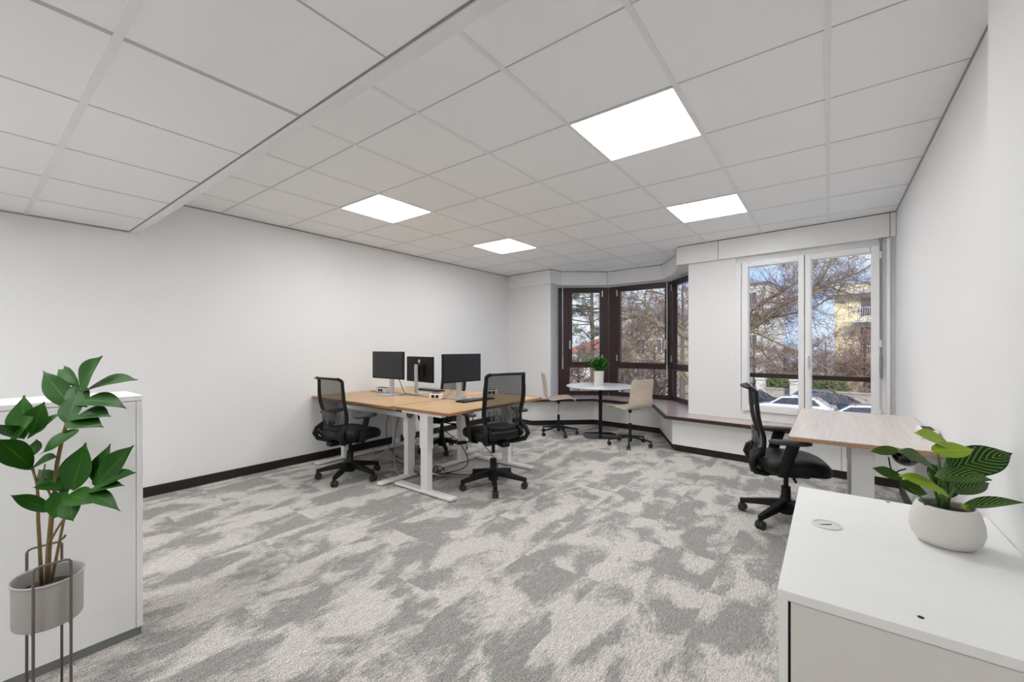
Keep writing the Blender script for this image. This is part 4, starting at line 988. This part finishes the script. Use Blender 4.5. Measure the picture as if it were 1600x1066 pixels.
# houses
def house(name, label, px, d, w, depth, h, wall, wins, roofm=None, roof_h=1.2, slabs=(), rz=SA, align='left', extra=None):
    g = ground_at(px, d); t = thing(name, label, 'building', g, rz)
    x0 = 0 if align == 'left' else -w
    m = MB(); m.box(x0, x0+w, 0, depth, 0, h); m.build('wall', wall, t)
    if roofm:
        m = MB(); e = .4; v = [(x0-e, -e, h), (x0+w+e, -e, h), (x0+w+e, depth+e, h), (x0-e, depth+e, h), (x0+depth*.4, depth/2, h+roof_h), (x0+w-depth*.4, depth/2, h+roof_h)]
        m.add(v, [(0, 1, 5, 4), (1, 2, 5), (2, 3, 4, 5), (3, 0, 4), (0, 3, 2, 1)]); m.build('roof', roofm, t)
    for (wx, wz, ww, wh) in wins:
        f = MB(); xa, xb = x0+wx, x0+wx+ww; e = .07
        f.box(xa-e, xa, -.05, .02, wz-e, wz+wh+e); f.box(xb, xb+e, -.05, .02, wz-e, wz+wh+e); f.box(xa, xb, -.05, .02, wz-e, wz); f.box(xa, xb, -.05, .02, wz+wh, wz+wh+e); f.box((xa+xb)/2-.03, (xa+xb)/2+.03, -.05, .01, wz, wz+wh)
        fo = f.build('window', M['house_frame'], t); p = MB(); p.box(xa, xb, -.012, -.004, wz, wz+wh); p.build('pane', M['shutter'], fo)
    for (sx, sz, sw, th, dp, rail) in slabs:
        m = MB(); m.box(x0+sx, x0+sx+sw, -dp, 0, sz, sz+th); b = m.build('balcony', M['balcony'], t)
        if rail:
            m = MB(); m.box(x0+sx, x0+sx+sw, -dp, -dp+.04, sz+th+.95, sz+th+1.0)
            for i in range(int(sw/.14)): xx = x0+sx+i*.14; m.box(xx, xx+.025, -dp+.01, -dp+.03, sz+th, sz+th+.96)
            m.build('railing', M['house_frame'], b)
    return t
M['house_frame'] = mat('house_white_frames', s2l(215, 215, 220), .6)
house('apartment_building', 'cream apartment building with balconies in the right pane of the white window', 1304, row_d(1304, 44.5), 14, 9, 9.6, M['house_cream'],
      [(1.9, .8, 1.5, 1.5), (4.4, .8, 1.5, 1.5), (1.7, 4.0, 1.8, 2.1), (4.4, 4.0, 1.6, 2.1), (1.7, 7.0, 1.8, 1.5), (4.4, 7.0, 1.6, 1.5)], None, 0,
      [(.1, 3.25, 9, .3, 1.2, False), (1.3, 3.5, 7.5, .12, 1.2, True), (1.3, 6.45, 7.5, .2, 1.2, True), (-.4, 8.8, 14.5, .3, .7, False)])
house('apartment_building', 'pale white apartment block far off at the left edge of the white window', 1200, 58, 12, 10, 13.5, M['house_white'],
      [(x, z, 1.2, 1.6) for x in (1.0, 3.8, 6.6, 9.4) for z in (1.5, 4.6, 7.7, 10.6)], M['roof'], 1.5, (), align='right')
house('apartment_building', 'beige apartment block with a bluish grey roof in the middle bay window', 1050, 44, 4.8, 9, 8.0, M['house_grey'],
      [(x, z, 1.0, 1.5) for x in (.8, 3.2) for z in (1.2, 3.8, 6.2)], M['roof'], 2.2, (), align='right')
house('house', 'distant house with a red tiled roof in the left bay window', 882, 62, 9, 8, 3.8, M['house_white'],
      [(1.5, 1.2, 1.1, 1.5), (5, 1.2, 1.1, 1.5)], M['roof_red'], 2.0)
house('apartment_building', 'far pale apartment block between the bay and the white window', 1130, 84, 16, 10, 12, M['house_white'],
      [(x, z, 1.2, 1.6) for x in (1.0, 4.8, 8.6, 12.4) for z in (2, 5, 8)], M['roof'], 1.5, (), align='right')
# garden wall with posts, fence and hedge
def along(px, d): return ground_at(px, d)
def street_thing(mb, name, m, label, cat, px, d, group=None, smooth=False):
    o = mb.build(name, m, smooth=smooth); o.location = ground_at(px, d); o.rotation_euler = (0, 0, SA); return tag(o, label, cat, group)
m = MB(); m.box(-7.0, 14, 0, .3, 0, 1.2); m.box(-7.05, 14.05, -.05, .35, 1.2, 1.3)
street_thing(m, 'garden_wall', M['stonewall'], 'long low stone garden wall behind the parked cars', 'wall', 1192, row_d(1192, 38))
for px, lab in ((1188, 'left'), (1241, 'right')):
    m = MB(); m.box(-.28, .28, -.05, .5, 0, 1.95); m.box(-.34, .34, -.11, .56, 1.95, 2.05); street_thing(m, 'gate_post', M['house_white'], 'pale square gate post at the %s end of the green hedge' % lab, 'post', px, row_d(px, 37.35), 'pale gate posts')
def hedge(px, d, w, h, label, seed):
    rnd = random.Random(seed); m = MB(); m.box(.1, w-.1, .1, .8, 0, h-.1)
    for i in range(1600):
        c = Vector((rnd.uniform(0, w), rnd.uniform(-.05, .9), rnd.uniform(1.0, h))); d_ = Vector((rnd.gauss(0, 1), rnd.gauss(0, 1), rnd.gauss(0, 1))).normalized()*.09; e = d_.orthogonal()
        m.add([c-d_, c+e*.6, c+d_, c-e*.6], [(0, 1, 2, 3)])
    return street_thing(m, 'hedge', M['hedge'], label, 'hedge', px, d)
hedge(1193, row_d(1193, 38.6), 2.8, 2.0, 'clipped green hedge between two pale posts in the left pane', 1)
hedge(1262, row_d(1262, 38.6), 2.3, 1.95, 'dark green hedge in front of the cream building in the right pane', 2)
hedge(960, 24, 6.5, 1.5, 'low hedge seen through the bottom of the middle bay window', 4)
m = MB()
for i in range(60): m.box(i*.16, i*.16+.03, 0, .03, 0, 1.5)
m.box(0, 9.6, 0, .03, 1.42, 1.47); m.box(0, 9.6, 0, .03, .2, .25)
street_thing(m, 'garden_fence', M['house_frame'], 'pale railing fence at the bottom of the bay windows', 'fence', 880, 23)
# cars
def car(label, px, d, m_, flip=False, suv=0):
    t = thing('car', label, 'car', ground_at(px, d), SA+(PI if flip else 0), 'parked cars on the street')
    body = [(-2.1, .30), (-2.12, .62), (-2.0, .80), (-1.25, .93), (1.45, .98), (2.0, .92), (2.12, .60), (2.08, .30)]
    cab = [(-1.30, .90), (-.62, 1.38+suv), (.2, 1.45+suv), (1.15, 1.40+suv), (1.72, .95)]
    def ext(mb, prof, y0, y1, inset=0):
        n = len(prof); cz_ = min(p[1] for p in prof); hz = max(p[1] for p in prof)-cz_
        vs = [(x, y0+inset*(z-cz_)/hz, z) for x, z in prof]+[(x, y1-inset*(z-cz_)/hz, z) for x, z in prof]
        mb.add(vs, [tuple(range(n)), tuple(range(n, 2*n))[::-1]]+[(i, (i+1) % n, n+(i+1) % n, n+i) for i in range(n)])
    m = MB(); ext(m, body, -.86, .86, .05); ext(m, cab, -.80, .80, .16); b = m.build('body', m_, t, bevel=.06)
    w = MB(); g = [(-1.08, .96), (-.56, 1.31+suv), (.18, 1.36+suv), (1.05, 1.31+suv), (1.40, .98)]; ext(w, g, -.835, .835, .15)
    fr = MB(); w.box(-.03, .03, -.84, .84, .96, .97); w.build('side_windows', M['car_glass'], t)
    w = MB(); w.add([(-1.33, -.66, .96), (-1.33, .66, .96), (-.68, .60, 1.36+suv), (-.68, -.60, 1.36+suv)], [(0, 1, 2, 3)]); w.build('windscreen', M['car_glass'], t)
    for x in (-1.32, 1.32):
        for s in (-1, 1):
            w = MB(); w.lathe([(.05, -.1), (.30, -.1), (.33, -.06), (.33, .06), (.30, .1), (.05, .1)], 20, Matrix.Translation((x, s*.80, .33)) @ Matrix.Rotation(PI/2, 4, 'X')); w.build('wheel', M['tyre'], t, smooth='auto')
    for s in (-1, 1): MB().box(-2.13, -2.05, s*.62-.16, s*.62+.16, .62, .74).build('headlight', M['silver'], t)
    return t
car('white hatchback parked in the left pane of the white window', 1242, row_d(1242, 31.6), M['car_white'])
car('dark car parked left of the white hatchback, half hidden by the office chair', 1170, row_d(1170, 34.2), M['car_dark'], True)
car('blue-grey car parked at the left of the right window pane', 1268, row_d(1268, 35.9), M['car_blue'], suv=.12)
car('dark car in the middle of the right window pane', 1303, row_d(1303, 33.9), M['car_dark'], True)
car('white car at the right end of the right window pane', 1352, row_d(1352, 29.2), M['car_white'])
car('red car seen low at the right of the middle bay window', 1030, 21.0, M['car_red'])
car('white car seen low in the left bay window', 905, 26.5, M['car_white'])
